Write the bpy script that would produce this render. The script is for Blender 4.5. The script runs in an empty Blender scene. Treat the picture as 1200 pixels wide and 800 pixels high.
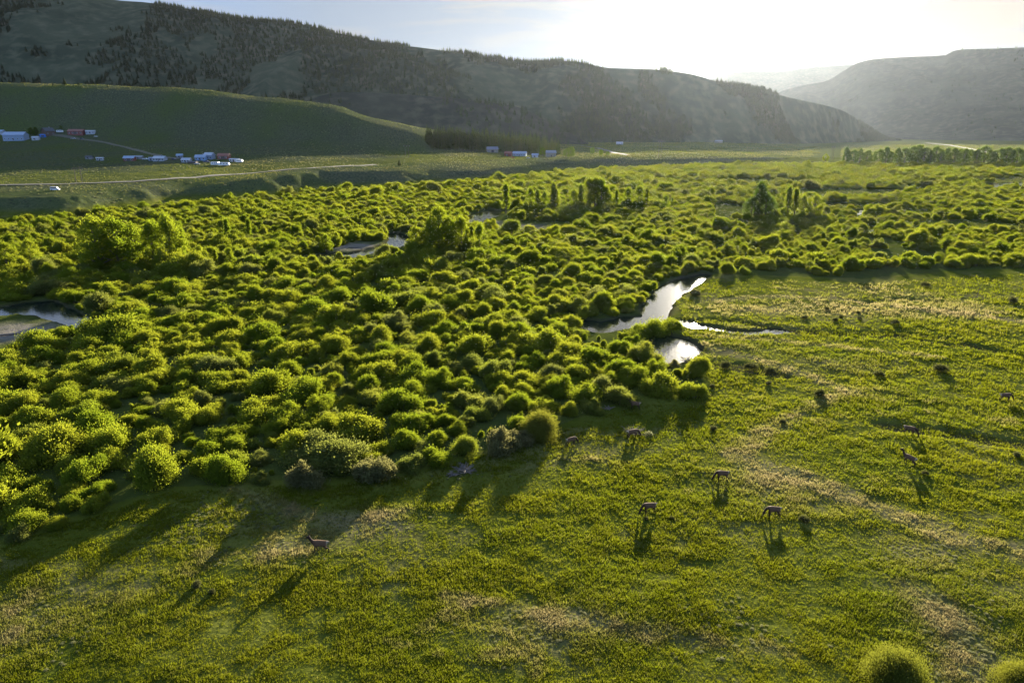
import bpy, bmesh, math, random
import numpy as np
from mathutils import Vector, Matrix
R = math.radians
rng = np.random.default_rng(7)
random.seed(7)
SC = bpy.context.scene
COL = SC.collection

# ------------------------------------------------------------------ camera
H = 47.0                                   # drone height over the valley floor
F = 800.0                                  # focal length in photo pixels (1200 wide)
PITCH = math.atan((400 - 152) / F)
CP, SP = math.cos(PITCH), math.sin(PITCH)
cam = bpy.data.cameras.new('camera'); cam.sensor_width = 36; cam.lens = 36 * F / 1200
cam.clip_start = 0.5; cam.clip_end = 40000
camo = bpy.data.objects.new('camera', cam); COL.objects.link(camo)
camo.location = (0, 0, H); camo.rotation_euler = (math.pi / 2 - PITCH, 0, 0)
SC.camera = camo

# ------------------------------------------------------------------ light
SUN_EL, SUN_AZ = R(9.5), R(16.6)           # azimuth clockwise from +Y
SUN_DIR = Vector((math.sin(SUN_AZ) * math.cos(SUN_EL), math.cos(SUN_AZ) * math.cos(SUN_EL), math.sin(SUN_EL)))
sun = bpy.data.lights.new('sun', 'SUN'); sun.energy = 5.0; sun.angle = R(0.6); sun.color = (1.0, 0.89, 0.70)
suno = bpy.data.objects.new('sun', sun); COL.objects.link(suno)
suno.rotation_euler = SUN_DIR.to_track_quat('Z', 'Y').to_euler()

world = bpy.data.worlds.new('World'); SC.world = world; world.use_nodes = True
wt = world.node_tree; wt.nodes.clear()
def wn(t, **k):
    n = wt.nodes.new(t)
    for a, b in k.items(): setattr(n, a, b)
    return n
sky = wn('ShaderNodeTexSky', sky_type='NISHITA', sun_disc=False, sun_elevation=SUN_EL, sun_rotation=SUN_AZ,
         altitude=2000, air_density=1.0, dust_density=1.5, ozone_density=1.0)
tc = wn('ShaderNodeTexCoord')
# thin cirrus in long flat streaks, brightest towards the sun
mp = wn('ShaderNodeMapping'); mp.inputs['Scale'].default_value = (1.6, 1.6, 17.0); mp.inputs['Rotation'].default_value = (0.0, 0.05, 0.0)
wt.links.new(tc.outputs['Generated'], mp.inputs['Vector'])
nz = wn('ShaderNodeTexNoise'); nz.inputs['Scale'].default_value = 1.7; nz.inputs['Detail'].default_value = 7; nz.inputs['Roughness'].default_value = 0.55; nz.inputs['Distortion'].default_value = 0.6
wt.links.new(mp.outputs['Vector'], nz.inputs['Vector'])
cr = wn('ShaderNodeValToRGB'); cr.color_ramp.elements[0].position = 0.40; cr.color_ramp.elements[1].position = 0.66
wt.links.new(nz.outputs['Fac'], cr.inputs['Fac'])
dot = wn('ShaderNodeVectorMath', operation='DOT_PRODUCT'); dot.inputs[1].default_value = SUN_DIR
nrm = wn('ShaderNodeVectorMath', operation='NORMALIZE'); wt.links.new(tc.outputs['Generated'], nrm.inputs[0])
wt.links.new(nrm.outputs[0], dot.inputs[0])
def wmath(op, a, b=None, clamp=False):
    n = wn('ShaderNodeMath', operation=op, use_clamp=clamp)
    for i, v in enumerate((a, b)):
        if v is None: continue
        if isinstance(v, (int, float)): n.inputs[i].default_value = v
        else: wt.links.new(v, n.inputs[i])
    return n.outputs[0]
dpos = wmath('MAXIMUM', dot.outputs['Value'], 0.0)
wide = wmath('POWER', dpos, 7.0)
tight = wmath('POWER', dpos, 160.0)
CLOUD_GAIN, GLOW_WIDE, GLOW_TIGHT, SKY_STR = 1.0, 0.05, 1.3, 0.15
veil = wmath('POWER', dpos, 5.0)
cl_amt = wmath('ADD', wmath('MULTIPLY', cr.outputs['Color'], 0.65), wmath('MULTIPLY', veil, wmath('ADD', wmath('MULTIPLY', cr.outputs['Color'], 0.40), 0.30)), clamp=True)
cloudmix = wn('ShaderNodeMix', data_type='RGBA'); 
cloudmix.inputs[7].default_value = (0.96, 0.88, 0.77, 1)
SKY_CAP = (0.56, 0.74, 1.06)
den = wn('ShaderNodeVectorMath', operation='ADD'); den.inputs[1].default_value = SKY_CAP; wt.links.new(sky.outputs['Color'], den.inputs[0])
quo = wn('ShaderNodeVectorMath', operation='DIVIDE'); wt.links.new(sky.outputs['Color'], quo.inputs[0]); wt.links.new(den.outputs[0], quo.inputs[1])
cap = wn('ShaderNodeVectorMath', operation='MULTIPLY'); cap.inputs[1].default_value = SKY_CAP; wt.links.new(quo.outputs[0], cap.inputs[0])
# clear sky overhead and behind the camera, boosted brighter and bluer as added fill
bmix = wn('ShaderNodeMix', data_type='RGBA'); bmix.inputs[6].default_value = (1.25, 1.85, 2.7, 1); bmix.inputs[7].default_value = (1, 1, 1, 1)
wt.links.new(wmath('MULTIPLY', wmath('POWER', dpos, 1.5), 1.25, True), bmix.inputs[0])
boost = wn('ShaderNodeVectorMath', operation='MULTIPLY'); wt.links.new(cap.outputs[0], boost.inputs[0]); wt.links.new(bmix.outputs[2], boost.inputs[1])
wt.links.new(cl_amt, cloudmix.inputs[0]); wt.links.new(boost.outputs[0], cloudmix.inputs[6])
glow = wmath('ADD', wmath('MULTIPLY', wide, GLOW_WIDE), wmath('MULTIPLY', tight, GLOW_TIGHT))
gcol = wn('ShaderNodeVectorMath', operation='SCALE'); gcol.inputs[0].default_value = (1.0, 0.93, 0.80)
wt.links.new(glow, gcol.inputs['Scale'])
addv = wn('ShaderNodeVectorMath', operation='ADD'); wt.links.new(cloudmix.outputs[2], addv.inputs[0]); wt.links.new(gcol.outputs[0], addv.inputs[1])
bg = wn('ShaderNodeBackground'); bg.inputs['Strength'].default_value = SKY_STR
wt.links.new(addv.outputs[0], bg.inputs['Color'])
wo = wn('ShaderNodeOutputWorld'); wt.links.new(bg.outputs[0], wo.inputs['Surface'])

SC.view_settings.view_transform = 'Standard'; SC.view_settings.look = 'None'
SC.view_settings.exposure = 2.15; SC.view_settings.gamma = 1; SC.view_settings.use_curve_mapping = False
HAZE_DENSITY, HAZE_G = 0.05e-4, 0.70
SC.render.engine = 'CYCLES'
SC.cycles.max_bounces = 10; SC.cycles.diffuse_bounces = 6; SC.cycles.transmission_bounces = 7
SC.cycles.glossy_bounces = 2; SC.cycles.volume_bounces = 0; SC.cycles.transparent_max_bounces = 8
SC.cycles.use_denoising = True

# ------------------------------------------------------------------ numbers
def slope(py):                             # rise per metre of depth for a photo row
    dy = (400 - np.asarray(py, float)) / F
    return (dy * CP - SP) / (CP + dy * SP)
def depth_of(Y): return np.asarray(Y) * CP + H * SP
def flat(px, py, z=0.0):                   # photo pixel on the level valley floor -> world x, y
    Y = (z - H) / slope(py)
    dy = (400 - np.asarray(py, float)) / F
    return (np.asarray(px, float) - 600) / F * Y / (CP + dy * SP), Y
def project(X, Y, Z):
    d = Y * CP - (Z - H) * SP; v = Y * SP + (Z - H) * CP
    return 600 + F * X / d, 400 - F * v / d
def hash2(ix, iy, seed):
    n = (ix.astype(np.int64) * 374761393 + iy.astype(np.int64) * 668265263 + seed * 144665) & 0x7fffffff
    n = ((n ^ (n >> 13)) * 1274126177) & 0x7fffffff
    n = (n ^ (n >> 16)) & 0x7fffffff
    return n / float(0x7fffffff)
def vnoise(x, y, seed=0):
    x = np.asarray(x, float); y = np.asarray(y, float)
    ix = np.floor(x); iy = np.floor(y); fx = x - ix; fy = y - iy
    fx = fx * fx * fx * (fx * (fx * 6 - 15) + 10); fy = fy * fy * fy * (fy * (fy * 6 - 15) + 10)
    a = hash2(ix, iy, seed); b = hash2(ix + 1, iy, seed); c = hash2(ix, iy + 1, seed); d = hash2(ix + 1, iy + 1, seed)
    return (a + (b - a) * fx) * (1 - fy) + (c + (d - c) * fx) * fy
def fbm(x, y, oct=4, seed=0, gain=0.5):
    s = 0; a = 1; t = 0; f = 1.0
    for o in range(oct):
        s = s + a * (vnoise(x * f + 17.3 * o, y * f - 9.1 * o, seed + o) * 2 - 1); t += a; a *= gain; f *= 2.03
    return s / t
def sstep(a, b, x):
    t = np.clip((x - a) / (b - a), 0, 1); return t * t * (3 - 2 * t)
def pchip_slopes(xs, ys):
    h = np.diff(xs); d = np.diff(ys) / h; m = np.zeros_like(ys)
    m[0] = d[0]; m[-1] = d[-1]
    for i in range(1, len(ys) - 1):
        if d[i - 1] * d[i] > 0:
            w1 = 2 * h[i] + h[i - 1]; w2 = h[i] + 2 * h[i - 1]
            m[i] = (w1 + w2) / (w1 / d[i - 1] + w2 / d[i])
    return m
def curve(pts):                            # smooth monotone curve through (u, value) points
    xs = np.array([p[0] for p in pts], float); ys = np.array([p[1] for p in pts], float); m = pchip_slopes(xs, ys)
    def f(u):
        u = np.clip(np.asarray(u, float), xs[0], xs[-1]); i = np.clip(np.searchsorted(xs, u) - 1, 0, len(xs) - 2)
        h = xs[i + 1] - xs[i]; t = (u - xs[i]) / h
        return ((2*t**3-3*t**2+1)*ys[i] + (t**3-2*t**2+t)*h*m[i] + (-2*t**3+3*t**2)*ys[i+1] + (t**3-t**2)*h*m[i+1])
    return f
def loft(Y, LY, LZ):                       # monotone interpolation between terrain lines, vectorised
    K = len(LY); LY = np.stack(LY); LZ = np.stack(LZ)
    for k in range(1, K): LY[k] = np.maximum(LY[k], LY[k - 1] + 1.0)
    h = np.diff(LY, axis=0); d = np.diff(LZ, axis=0) / h
    m = np.zeros_like(LZ)
    for k in range(1, K - 1):
        same = d[k - 1] * d[k] > 0
        w1 = 2 * h[k] + h[k - 1]; w2 = h[k] + 2 * h[k - 1]
        with np.errstate(divide='ignore', invalid='ignore'):
            mm = (w1 + w2) / (w1 / d[k - 1] + w2 / d[k])
        m[k] = np.where(same, mm, 0)
    z = np.where(Y <= LY[0], LZ[0], LZ[-1])
    for k in range(K - 1):
        t = np.clip((Y - LY[k]) / h[k], 0, 1)
        v = (2*t**3-3*t**2+1)*LZ[k] + (t**3-2*t**2+t)*h[k]*m[k] + (-2*t**3+3*t**2)*LZ[k+1] + (t**3-t**2)*h[k]*m[k+1]
        z = np.where((Y > LY[k]) & (Y <= LY[k + 1]), v, z)
    return z
def inside(px, py, poly):
    px = np.asarray(px, float); py = np.asarray(py, float); r = np.zeros(px.shape, bool); n = len(poly)
    for i in range(n):
        x1, y1 = poly[i]; x2, y2 = poly[(i + 1) % n]
        if y1 == y2: continue
        c = ((y1 > py) != (y2 > py)) & (px < (x2 - x1) * (py - y1) / (y2 - y1) + x1); r ^= c
    return r
def world_poly(poly): return [tuple(float(v) for v in flat(x, y)) for x, y in poly]

# ------------------------------------------------------------------ terrain: river and ditches
RIVER = [
 [(-60,368,5),(0,365,5.5),(35,359,7),(60,364,4.5),(85,374,3),(105,381,2.4),(140,388,1.5)],
 [(350,303,2),(385,298,3.2),(410,300,4),(440,293,4.5),(462,287,5),(470,280,5),(462,273,3)],
 [(420,263,3),(440,261,3)],
 [(550,260,4),(560,255,7),(570,251,8),(580,247,6)],
 [(770,358,3.2),(775,350,3.6),(785,342,4.2),(795,334,4.0),(812,327,3.6),(826,322,1.6)],
 [(843,293,1.0),(850,288,1.4)],
 [(770,358,4),(768,370,3),(762,382,3),(768,395,4),(785,401,5.5),(795,407,5),(785,419,3.4),(778,428,2)],
 [(690,378,3),(705,384,4),(722,380,4.4),(738,374,3),(762,372,2)],
 [(800,377,2.2),(815,382,2.6),(832,384,1.9),(850,387,1.5),(880,390,1.9),(912,388,2.2)],
 [(1150,219,7),(1172,217,11),(1198,215,12),(1240,214,10)],
 [(1066,220,5),(1078,222,7),(1090,223,5)],
 [(966,240,4),(978,239,6),(990,238,4)],
 [(1016,270,2),(1022,265,2.5)],
 [(795,216,7),(806,216,7)],
 [(1010,246,2),(1003,251,2)],
]
DITCH = [
 [(803,375,1.2),(860,377,1.3),(915,386,1.2),(980,391,1.3),(1060,392,1.2),(1110,398,1.3),(1160,411,1.4),(1230,424,1.3)],
 [(912,388,1.0),(1000,394,0.9),(1065,397,1.0),(1120,406,0.9)],
 [(830,427,2.2),(862,430,2.6),(895,436,2.2),(915,440,1.6)],
 [(1040,500,1.6),(1110,508,1.8),(1170,518,1.8),(1240,530,1.6)],
 [(1010,357,0.8),(1060,351,0.9),(1100,355,0.8)],
]
TRAILS = [
 [(985,462,1.2),(930,490,1.6),(880,515,2.2),(865,535,2.6),(905,556,2.6),(960,572,2.2),(1040,600,2.0),(1110,628,2.2),(1205,655,2.4)],
 [(820,405,2.2),(880,420,1.8),(960,445,1.6),(1000,462,1.4)],
 [(820,395,1.2),(900,399,1.4),(1000,410,1.2),(1100,420,1.0)],
 [(840,352,1.6),(900,348,2.2),(985,352,2.2),(1060,362,1.8),(1150,372,1.5),(1210,380,1.5)],
 [(520,700,0.7),(600,715,0.9),(720,735,0.9),(820,752,0.8),(930,770,0.8)],
 [(1060,690,1.2),(1110,725,1.8),(1130,770,1.8),(1110,810,1.4)],
 [(250,560,1.0),(330,600,1.0),(420,615,1.2),(470,600,1.0)],
]
BARS = [[(-20,384,5),(30,383,5),(60,381,2)],[(-20,396,4),(30,392,3)],[(395,296,3),(430,287,4)],[(440,296,3),(455,292,3)],[(585,266,4),(640,269,4),(700,268,3)],[(592,250,3),(578,263,3)],[(660,247,3),(700,250,3)]]
def seg_sd(X, Y, lines):                   # signed distance to channels (negative inside)
    best = np.full(np.shape(X), 1e9)
    for ln in lines:
        q = [(*[float(v) for v in flat(a, b)], w) for a, b, w in ln]
        for (x1, y1, w1), (x2, y2, w2) in zip(q[:-1], q[1:]):
            dx, dy = x2 - x1, y2 - y1; L2 = dx * dx + dy * dy + 1e-9
            t = np.clip(((X - x1) * dx + (Y - y1) * dy) / L2, 0, 1)
            best = np.minimum(best, np.hypot(X - x1 - t * dx, Y - y1 - t * dy) - (w1 + (w2 - w1) * t))
    return best

# ------------------------------------------------------------------ terrain: bench and grassy hill
FOOT = curve([(-600,300),(-300,280),(-100,263),(0,257),(60,256),(133,247),(217,237),(300,232),(400,222),(500,217),(577,210),(667,201),(767,197),(860,192),(935,187),(1100,184),(1700,184)])
BENCH = curve([(-600,9),(0,9),(180,9),(225,6),(262,10),(400,13),(470,12),(505,7),(540,9),(600,10),(667,11),(767,10),(860,7),(935,2),(985,0),(1700,0)])
BENCH2 = curve([(-600,9),(0,10.5),(262,11.3),(400,14),(500,13.5),(600,12.4),(767,12),(860,8),(935,2.5),(985,0),(1700,0)])
ROADY = curve([(-600,228),(-300,222),(0,217),(133,215),(233,208),(300,202),(367,197),(400,195),(500,191),(580,187),(690,184),(760,182),(850,180),(935,178),(1100,176),(1700,176)])
LOWY = curve([(-600,190),(0,187),(300,187),(400,186),(500,183),(600,180),(700,178),(935,174.5),(1100,173),(1700,173)])
LOWZ = curve([(-600,21),(0,20),(300,20),(400,19),(500,18.5),(600,16),(700,13),(800,11),(935,4),(1000,0),(1700,0)])
UPY = curve([(-600,163),(0,163),(200,163),(400,166),(443,176.5),(483,177.5),(520,178.5),(560,178),(600,177),(650,175.5),(700,175),(935,172),(1700,171)])
UPZ = curve([(-600,37),(0,36),(200,36),(400,33),(443,23.5),(483,21.7),(520,20),(560,18.5),(600,17),(650,16),(700,14),(800,12),(935,5),(1000,0),(1700,0)])
CRESTY = curve([(-600,92),(-150,96),(0,98),(100,98),(167,101),(233,104),(300,112),(367,122),(400,127.5),(443,138.5),(483,146.5),(515,153),(560,162),(600,168),(650,173.5),(700,173),(935,170),(1700,169)])
CRESTD = curve([(-600,1060),(0,1060),(100,1060),(233,1040),(300,1015),(400,975),(443,960),(483,970),(515,1000),(560,1040),(650,1280),(700,1400),(935,1700),(1700,1800)])
def ucol(X, Y): return 600 + F * X / depth_of(np.maximum(Y, 35.0))
def ground_z(X, Y):
    X = np.asarray(X, float); Y = np.asarray(Y, float)
    u = ucol(X, Y); u = u + 14 * fbm(X / 90, Y / 90, 3, 40) * sstep(250, 420, Y)
    wob = 10 * fbm(X / 55, Y / 55, 4, 21) + 5 * fbm(X / 18, Y / 18, 3, 23)
    Y0 = -H / slope(FOOT(u)) + wob
    hb = BENCH(u); Y1 = Y0 + 14 + hb * 1.1 ; z2 = BENCH2(u) + 1.0 * sstep(985, 900, u)
    Y2 = np.maximum((z2 - H) / slope(ROADY(u)), Y1 + 8)
    z3 = LOWZ(u); Y3 = np.maximum((z3 - H) / slope(LOWY(u)), Y2 + 20)
    z4 = UPZ(u); Y4 = np.maximum((z4 - H) / slope(UPY(u)), Y3 + 30)
    Y5 = np.maximum(CRESTD(u), Y4 + 60); z5 = H + Y5 * slope(CRESTY(u))
    z5 = np.where(u > 985, 0, z5 * 1.0)
    z5 = np.where((u > 700) & (u <= 985), z5 * sstep(985, 800, u), z5)
    k_ = sstep(560, 500, u); Y5a = np.maximum(Y5 - 70 * k_ - 5, Y4 + 20); z5a = z5 - (Y5 - Y5a) * 0.112 * k_; Y6 = Y5 + 420; z6 = np.where(u < 600, z5 - 0.42 * (z5 - 18), z5)
    z = loft(Y, [Y0, Y1, Y2, Y3, Y4, Y5a, Y5, Y6, Y6 + 4000], [0 * u, hb, z2, z3, z4, np.where(u < 560, z5a, 0.9 * z5 + 0.1 * z4), z5, z6, z6])
    up = sstep(2, 12, z)
    z = z + up * (1.1 * fbm(X / 60, Y / 60, 4, 5) + 0.5 * fbm(X / 14, Y / 14, 3, 6) + 2.2 * fbm(X / 150, Y / 150, 3, 7) * sstep(20, 60, z))
    near = (1 - up)
    rel = 0.25 * fbm(X / 15, Y / 10, 3, 3) + 0.24 * fbm(X / 55, Y / 38, 3, 4) + 0.07 * fbm(X / 2.6, Y / 2.2, 2, 8) * (Y < 400)
    z = z + near * np.maximum(rel + 0.22, -0.2)
    msk = (Y < 900) & (Y > 30)
    sd = np.full(X.shape, 1e9); sd2 = np.full(X.shape, 1e9)
    sd[msk] = seg_sd(X[msk], Y[msk], RIVER); sd2[msk] = seg_sd(X[msk], Y[msk], DITCH)
    sd = sd + 0.9 * fbm(X / 5, Y / 5, 3, 31)
    edge = np.clip(Y / 260, 0.7, 3)
    c = sstep(1.3 * edge, -1.3 * edge, sd); z = z * (1 - c) - 1.5 * c
    c2 = sstep(1.6, -0.6, sd2 + 0.4 * fbm(X / 2.5, Y / 2.5, 2, 32)); z = np.where(c < 0.02, np.maximum(z - 0.55 * c2, np.minimum(z, -0.24)), z)
    return z
WATER_Z = -0.30
z_mid = np.geomspace(30, 4200, 2600)
def ground_hit(px, py, dmin=30.0):         # where the sight line of a photo pixel meets the terrain
    px = np.atleast_1d(np.asarray(px, float)); py = np.atleast_1d(np.asarray(py, float)); out = np.zeros((len(px), 3))
    for i, (a, b) in enumerate(zip(px, py)):
        Y = z_mid[z_mid >= dmin]; dy = (400 - b) / F; X = (a - 600) / F * Y / (CP + dy * SP); zr = H + Y * slope(b)
        g = ground_z(X, Y); k = np.argmax(zr < g)
        if not (zr < g).any(): k = len(Y) - 1
        out[i] = (X[k], Y[k], g[k])
    return out

# ------------------------------------------------------------------ mesh helpers
def mesh_np(name, co, faces_flat, sizes=None, nside=None, smooth=False):
    me = bpy.data.meshes.new(name); n = len(co); me.vertices.add(n); me.vertices.foreach_set('co', np.asarray(co, np.float32).ravel())
    fl = np.asarray(faces_flat, np.int32).ravel(); nf = len(fl) // nside
    me.loops.add(len(fl)); me.loops.foreach_set('vertex_index', fl)
    me.polygons.add(nf); me.polygons.foreach_set('loop_start', np.arange(nf, dtype=np.int32) * nside)
    if smooth: me.polygons.foreach_set('use_smooth', np.ones(nf, bool))
    me.update(calc_edges=True); return me
def link(name, me, mat=None, parent=None, loc=(0, 0, 0)):
    o = bpy.data.objects.new(name, me); COL.objects.link(o); o.location = loc
    if mat is not None:
        for m in (mat if isinstance(mat, (list, tuple)) else [mat]):
            if len(me.materials) < (len(mat) if isinstance(mat, (list, tuple)) else 1): me.materials.append(m)
    if parent is not None: o.parent = parent
    return o
def tag(o, label=None, cat=None, group=None, kind=None):
    if label: o['label'] = label
    if cat: o['category'] = cat
    if group: o['group'] = group
    if kind: o['kind'] = kind
    return o
def empty(name, loc, rz=0.0):
    o = bpy.data.objects.new(name, None); COL.objects.link(o); o.location = loc; o.rotation_euler = (0, 0, rz)
    o.empty_display_size = 0.5; return o
def copy_tree(o, parent=None):
    c = o.copy(); COL.objects.link(c); c.parent = parent
    for ch in list(o.children): copy_tree(ch, c)
    return c
def attr(me, name, vals):
    a = me.attributes.new(name, 'FLOAT', 'POINT'); a.data.foreach_set('value', np.asarray(vals, np.float32))
class MB:                                   # collects shapes into one mesh
    def __init__(s): s.v = []; s.f = []
    def add(s, v, f):
        b = len(s.v); s.v += [tuple(p) for p in v]; s.f += [tuple(i + b for i in q) for q in f]; return s
    def box(s, x0, y0, z0, x1, y1, z1):
        return s.add([(x0,y0,z0),(x1,y0,z0),(x1,y1,z0),(x0,y1,z0),(x0,y0,z1),(x1,y0,z1),(x1,y1,z1),(x0,y1,z1)],
                     [(0,3,2,1),(4,5,6,7),(0,1,5,4),(1,2,6,5),(2,3,7,6),(3,0,4,7)])
    def prism(s, prof, y0, y1):              # profile of (x, z) pulled along y
        n = len(prof); v = [(x, y0, z) for x, z in prof] + [(x, y1, z) for x, z in prof]
        return s.add(v, [tuple(range(n)), tuple(range(2*n-1, n-1, -1))] + [(i, i+n, (i+1) % n + n, (i+1) % n) for i in range(n)])
    def tube(s, pts, rad, n=6):
        pts = [Vector(p) for p in pts]; rings = []
        for i, p in enumerate(pts):
            d = (pts[min(i+1, len(pts)-1)] - pts[max(i-1, 0)]).normalized()
            a = d.orthogonal().normalized(); b = d.cross(a)
            rings.append([p + (a * math.cos(2*math.pi*k/n) + b * math.sin(2*math.pi*k/n)) * rad[i] for k in range(n)])
        v = [q for r in rings for q in r]; f = []
        for i in range(len(pts)-1):
            for k in range(n): f.append((i*n+k, i*n+(k+1) % n, (i+1)*n+(k+1) % n, (i+1)*n+k))
        f.append(tuple(range(n-1, -1, -1))); f.append(tuple(range((len(pts)-1)*n, len(pts)*n)))
        return s.add(v, f)
    def build(s, name, mat, parent=None, loc=(0, 0, 0), smooth=False):
        me = bpy.data.meshes.new(name); me.from_pydata(s.v, [], s.f); me.update()
        bm = bmesh.new(); bm.from_mesh(me); bmesh.ops.recalc_face_normals(bm, faces=bm.faces); bm.to_mesh(me); bm.free()
        if smooth: me.polygons.foreach_set('use_smooth', np.ones(len(me.polygons), bool))
        return link(name, me, mat, parent, loc)

# ------------------------------------------------------------------ materials
def mat_base(name):
    m = bpy.data.materials.new(name); m.use_nodes = True; nt = m.node_tree; nt.nodes.clear()
    out = nt.nodes.new('ShaderNodeOutputMaterial'); return m, nt, out
class N:
    def __init__(s, nt): s.nt = nt
    def new(s, t, **k):
        n = s.nt.nodes.new(t)
        for a, b in k.items(): setattr(n, a, b)
        return n
    def ln(s, a, b): s.nt.links.new(a, b)
    def noise(s, vec, scale, detail=4, rough=0.55):
        n = s.new('ShaderNodeTexNoise'); n.inputs['Scale'].default_value = scale; n.inputs['Detail'].default_value = detail; n.inputs['Roughness'].default_value = rough
        s.ln(vec, n.inputs['Vector']); return n.outputs['Fac']
    def ramp(s, fac, p0, p1, c0=None, c1=None):
        n = s.new('ShaderNodeValToRGB'); e = n.color_ramp.elements; e[0].position = p0; e[1].position = p1
        if c0: e[0].color = (*c0, 1)
        if c1: e[1].color = (*c1, 1)
        s.ln(fac, n.inputs['Fac']); return n.outputs['Color']
    def mix(s, fac, a, b):
        n = s.new('ShaderNodeMix', data_type='RGBA')
        for i, v in ((0, fac), (6, a), (7, b)):
            if isinstance(v, (int, float)): n.inputs[i].default_value = v
            elif isinstance(v, tuple): n.inputs[i].default_value = (*v, 1)
            else: s.ln(v, n.inputs[i])
        return n.outputs[2]
    def math(s, op, a, b=None, clamp=False):
        n = s.new('ShaderNodeMath', operation=op, use_clamp=clamp)
        for i, v in enumerate((a, b)):
            if v is None: continue
            if isinstance(v, (int, float)): n.inputs[i].default_value = v
            else: s.ln(v, n.inputs[i])
        return n.outputs[0]
    def attr(s, name):
        n = s.new('ShaderNodeAttribute'); n.attribute_name = name; return n.outputs['Fac']
    def pos(s): return s.new('ShaderNodeNewGeometry').outputs['Position']
    def obj(s): return s.new('ShaderNodeTexCoord').outputs['Object']
    def rnd(s): return s.new('ShaderNodeObjectInfo').outputs['Random']
def leaf_mat(name, c_a, c_b, t_a, t_b, trans=0.5, noise_scale=0.9, attr_mix=None, rough=0.6, odd=None):
    """Leaves: part diffuse, part let-through light; tint varies per plant and per clump."""
    m, nt, out = mat_base(name); k = N(nt)
    r = k.rnd(); n = k.noise(k.pos(), noise_scale, 3)
    fac = k.math('ADD', k.math('MULTIPLY', r, 0.6), k.math('MULTIPLY', k.math('SUBTRACT', n, 0.3), 0.9), clamp=True)
    col = k.mix(fac, c_a, c_b); tcol = k.mix(fac, t_a, t_b)
    if odd:                                  # a few plants are duller, greyer or redder than the rest
        o_ = k.ramp(k.math('FRACT', k.math('MULTIPLY', r, 7.31)), 0.72, 0.97); o_ = k.math('MULTIPLY', o_, 0.75); col = k.mix(o_, col, odd[0]); tcol = k.mix(o_, tcol, odd[1])
    if attr_mix:
        a = k.attr(attr_mix[0]); col = k.mix(a, col, attr_mix[1]); tcol = k.mix(a, tcol, attr_mix[2])
    d = k.new('ShaderNodeBsdfDiffuse'); k.ln(col, d.inputs['Color'])
    t = k.new('ShaderNodeBsdfTranslucent'); k.ln(tcol, t.inputs['Color'])
    s = k.new('ShaderNodeMixShader'); s.inputs[0].default_value = trans
    k.ln(d.outputs[0], s.inputs[1]); k.ln(t.outputs[0], s.inputs[2]); k.ln(s.outputs[0], out.inputs['Surface']); return m
def solid(name, col, rough=0.7, metal=0.0, var=0.12, scale=1.5):
    m, nt, out = mat_base(name); k = N(nt); b = k.new('ShaderNodeBsdfPrincipled')
    n = k.noise(k.obj(), scale, 4); c2 = tuple(v * (1 - 2.2 * var) for v in col)
    k.ln(k.ramp(n, 0.3, 0.7, c2, col), b.inputs['Base Color']); b.inputs['Roughness'].default_value = rough; b.inputs['Metallic'].default_value = metal
    k.ln(b.outputs[0], out.inputs['Surface']); return m

M = {}
M['willow'] = leaf_mat('willow_leaves', (0.055, 0.098, 0.013), (0.112, 0.135, 0.020), (0.20, 0.275, 0.013), (0.36, 0.365, 0.025), 0.5, odd=((0.085, 0.105, 0.040), (0.20, 0.215, 0.05)))
M['willow_pale'] = leaf_mat('pale_willow_leaves', (0.10, 0.11, 0.045), (0.14, 0.13, 0.06), (0.24, 0.23, 0.07), (0.28, 0.26, 0.09), 0.4)
M['cottonwood'] = leaf_mat('cottonwood_leaves', (0.05, 0.09, 0.012), (0.095, 0.125, 0.016), (0.21, 0.29, 0.014), (0.34, 0.37, 0.025), 0.55, 0.5)
M['conifer'] = leaf_mat('conifer_needles', (0.030, 0.045, 0.022), (0.050, 0.064, 0.028), (0.06, 0.085, 0.03), (0.10, 0.12, 0.035), 0.3, 0.1)
M['sage'] = leaf_mat('sage_leaves', (0.11, 0.13, 0.06), (0.17, 0.18, 0.095), (0.24, 0.26, 0.11), (0.32, 0.31, 0.16), 0.45)
M['shrub'] = leaf_mat('dark_shrub_leaves', (0.045, 0.055, 0.022), (0.075, 0.075, 0.035), (0.10, 0.11, 0.03), (0.14, 0.14, 0.05), 0.35)
M['grass'] = leaf_mat('grass_blades', (0.046, 0.078, 0.006), (0.102, 0.107, 0.008), (0.135, 0.19, 0.005), (0.285, 0.27, 0.009), 0.5, 0.06,
                      ('dry', (0.22, 0.18, 0.085), (0.40, 0.33, 0.14)))
M['bark'] = solid('bark', (0.13, 0.10, 0.075), 0.9, 0, 0.2, 3)
M['stem'] = solid('willow_stems', (0.14, 0.105, 0.07), 0.9, 0, 0.2, 3)

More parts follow.
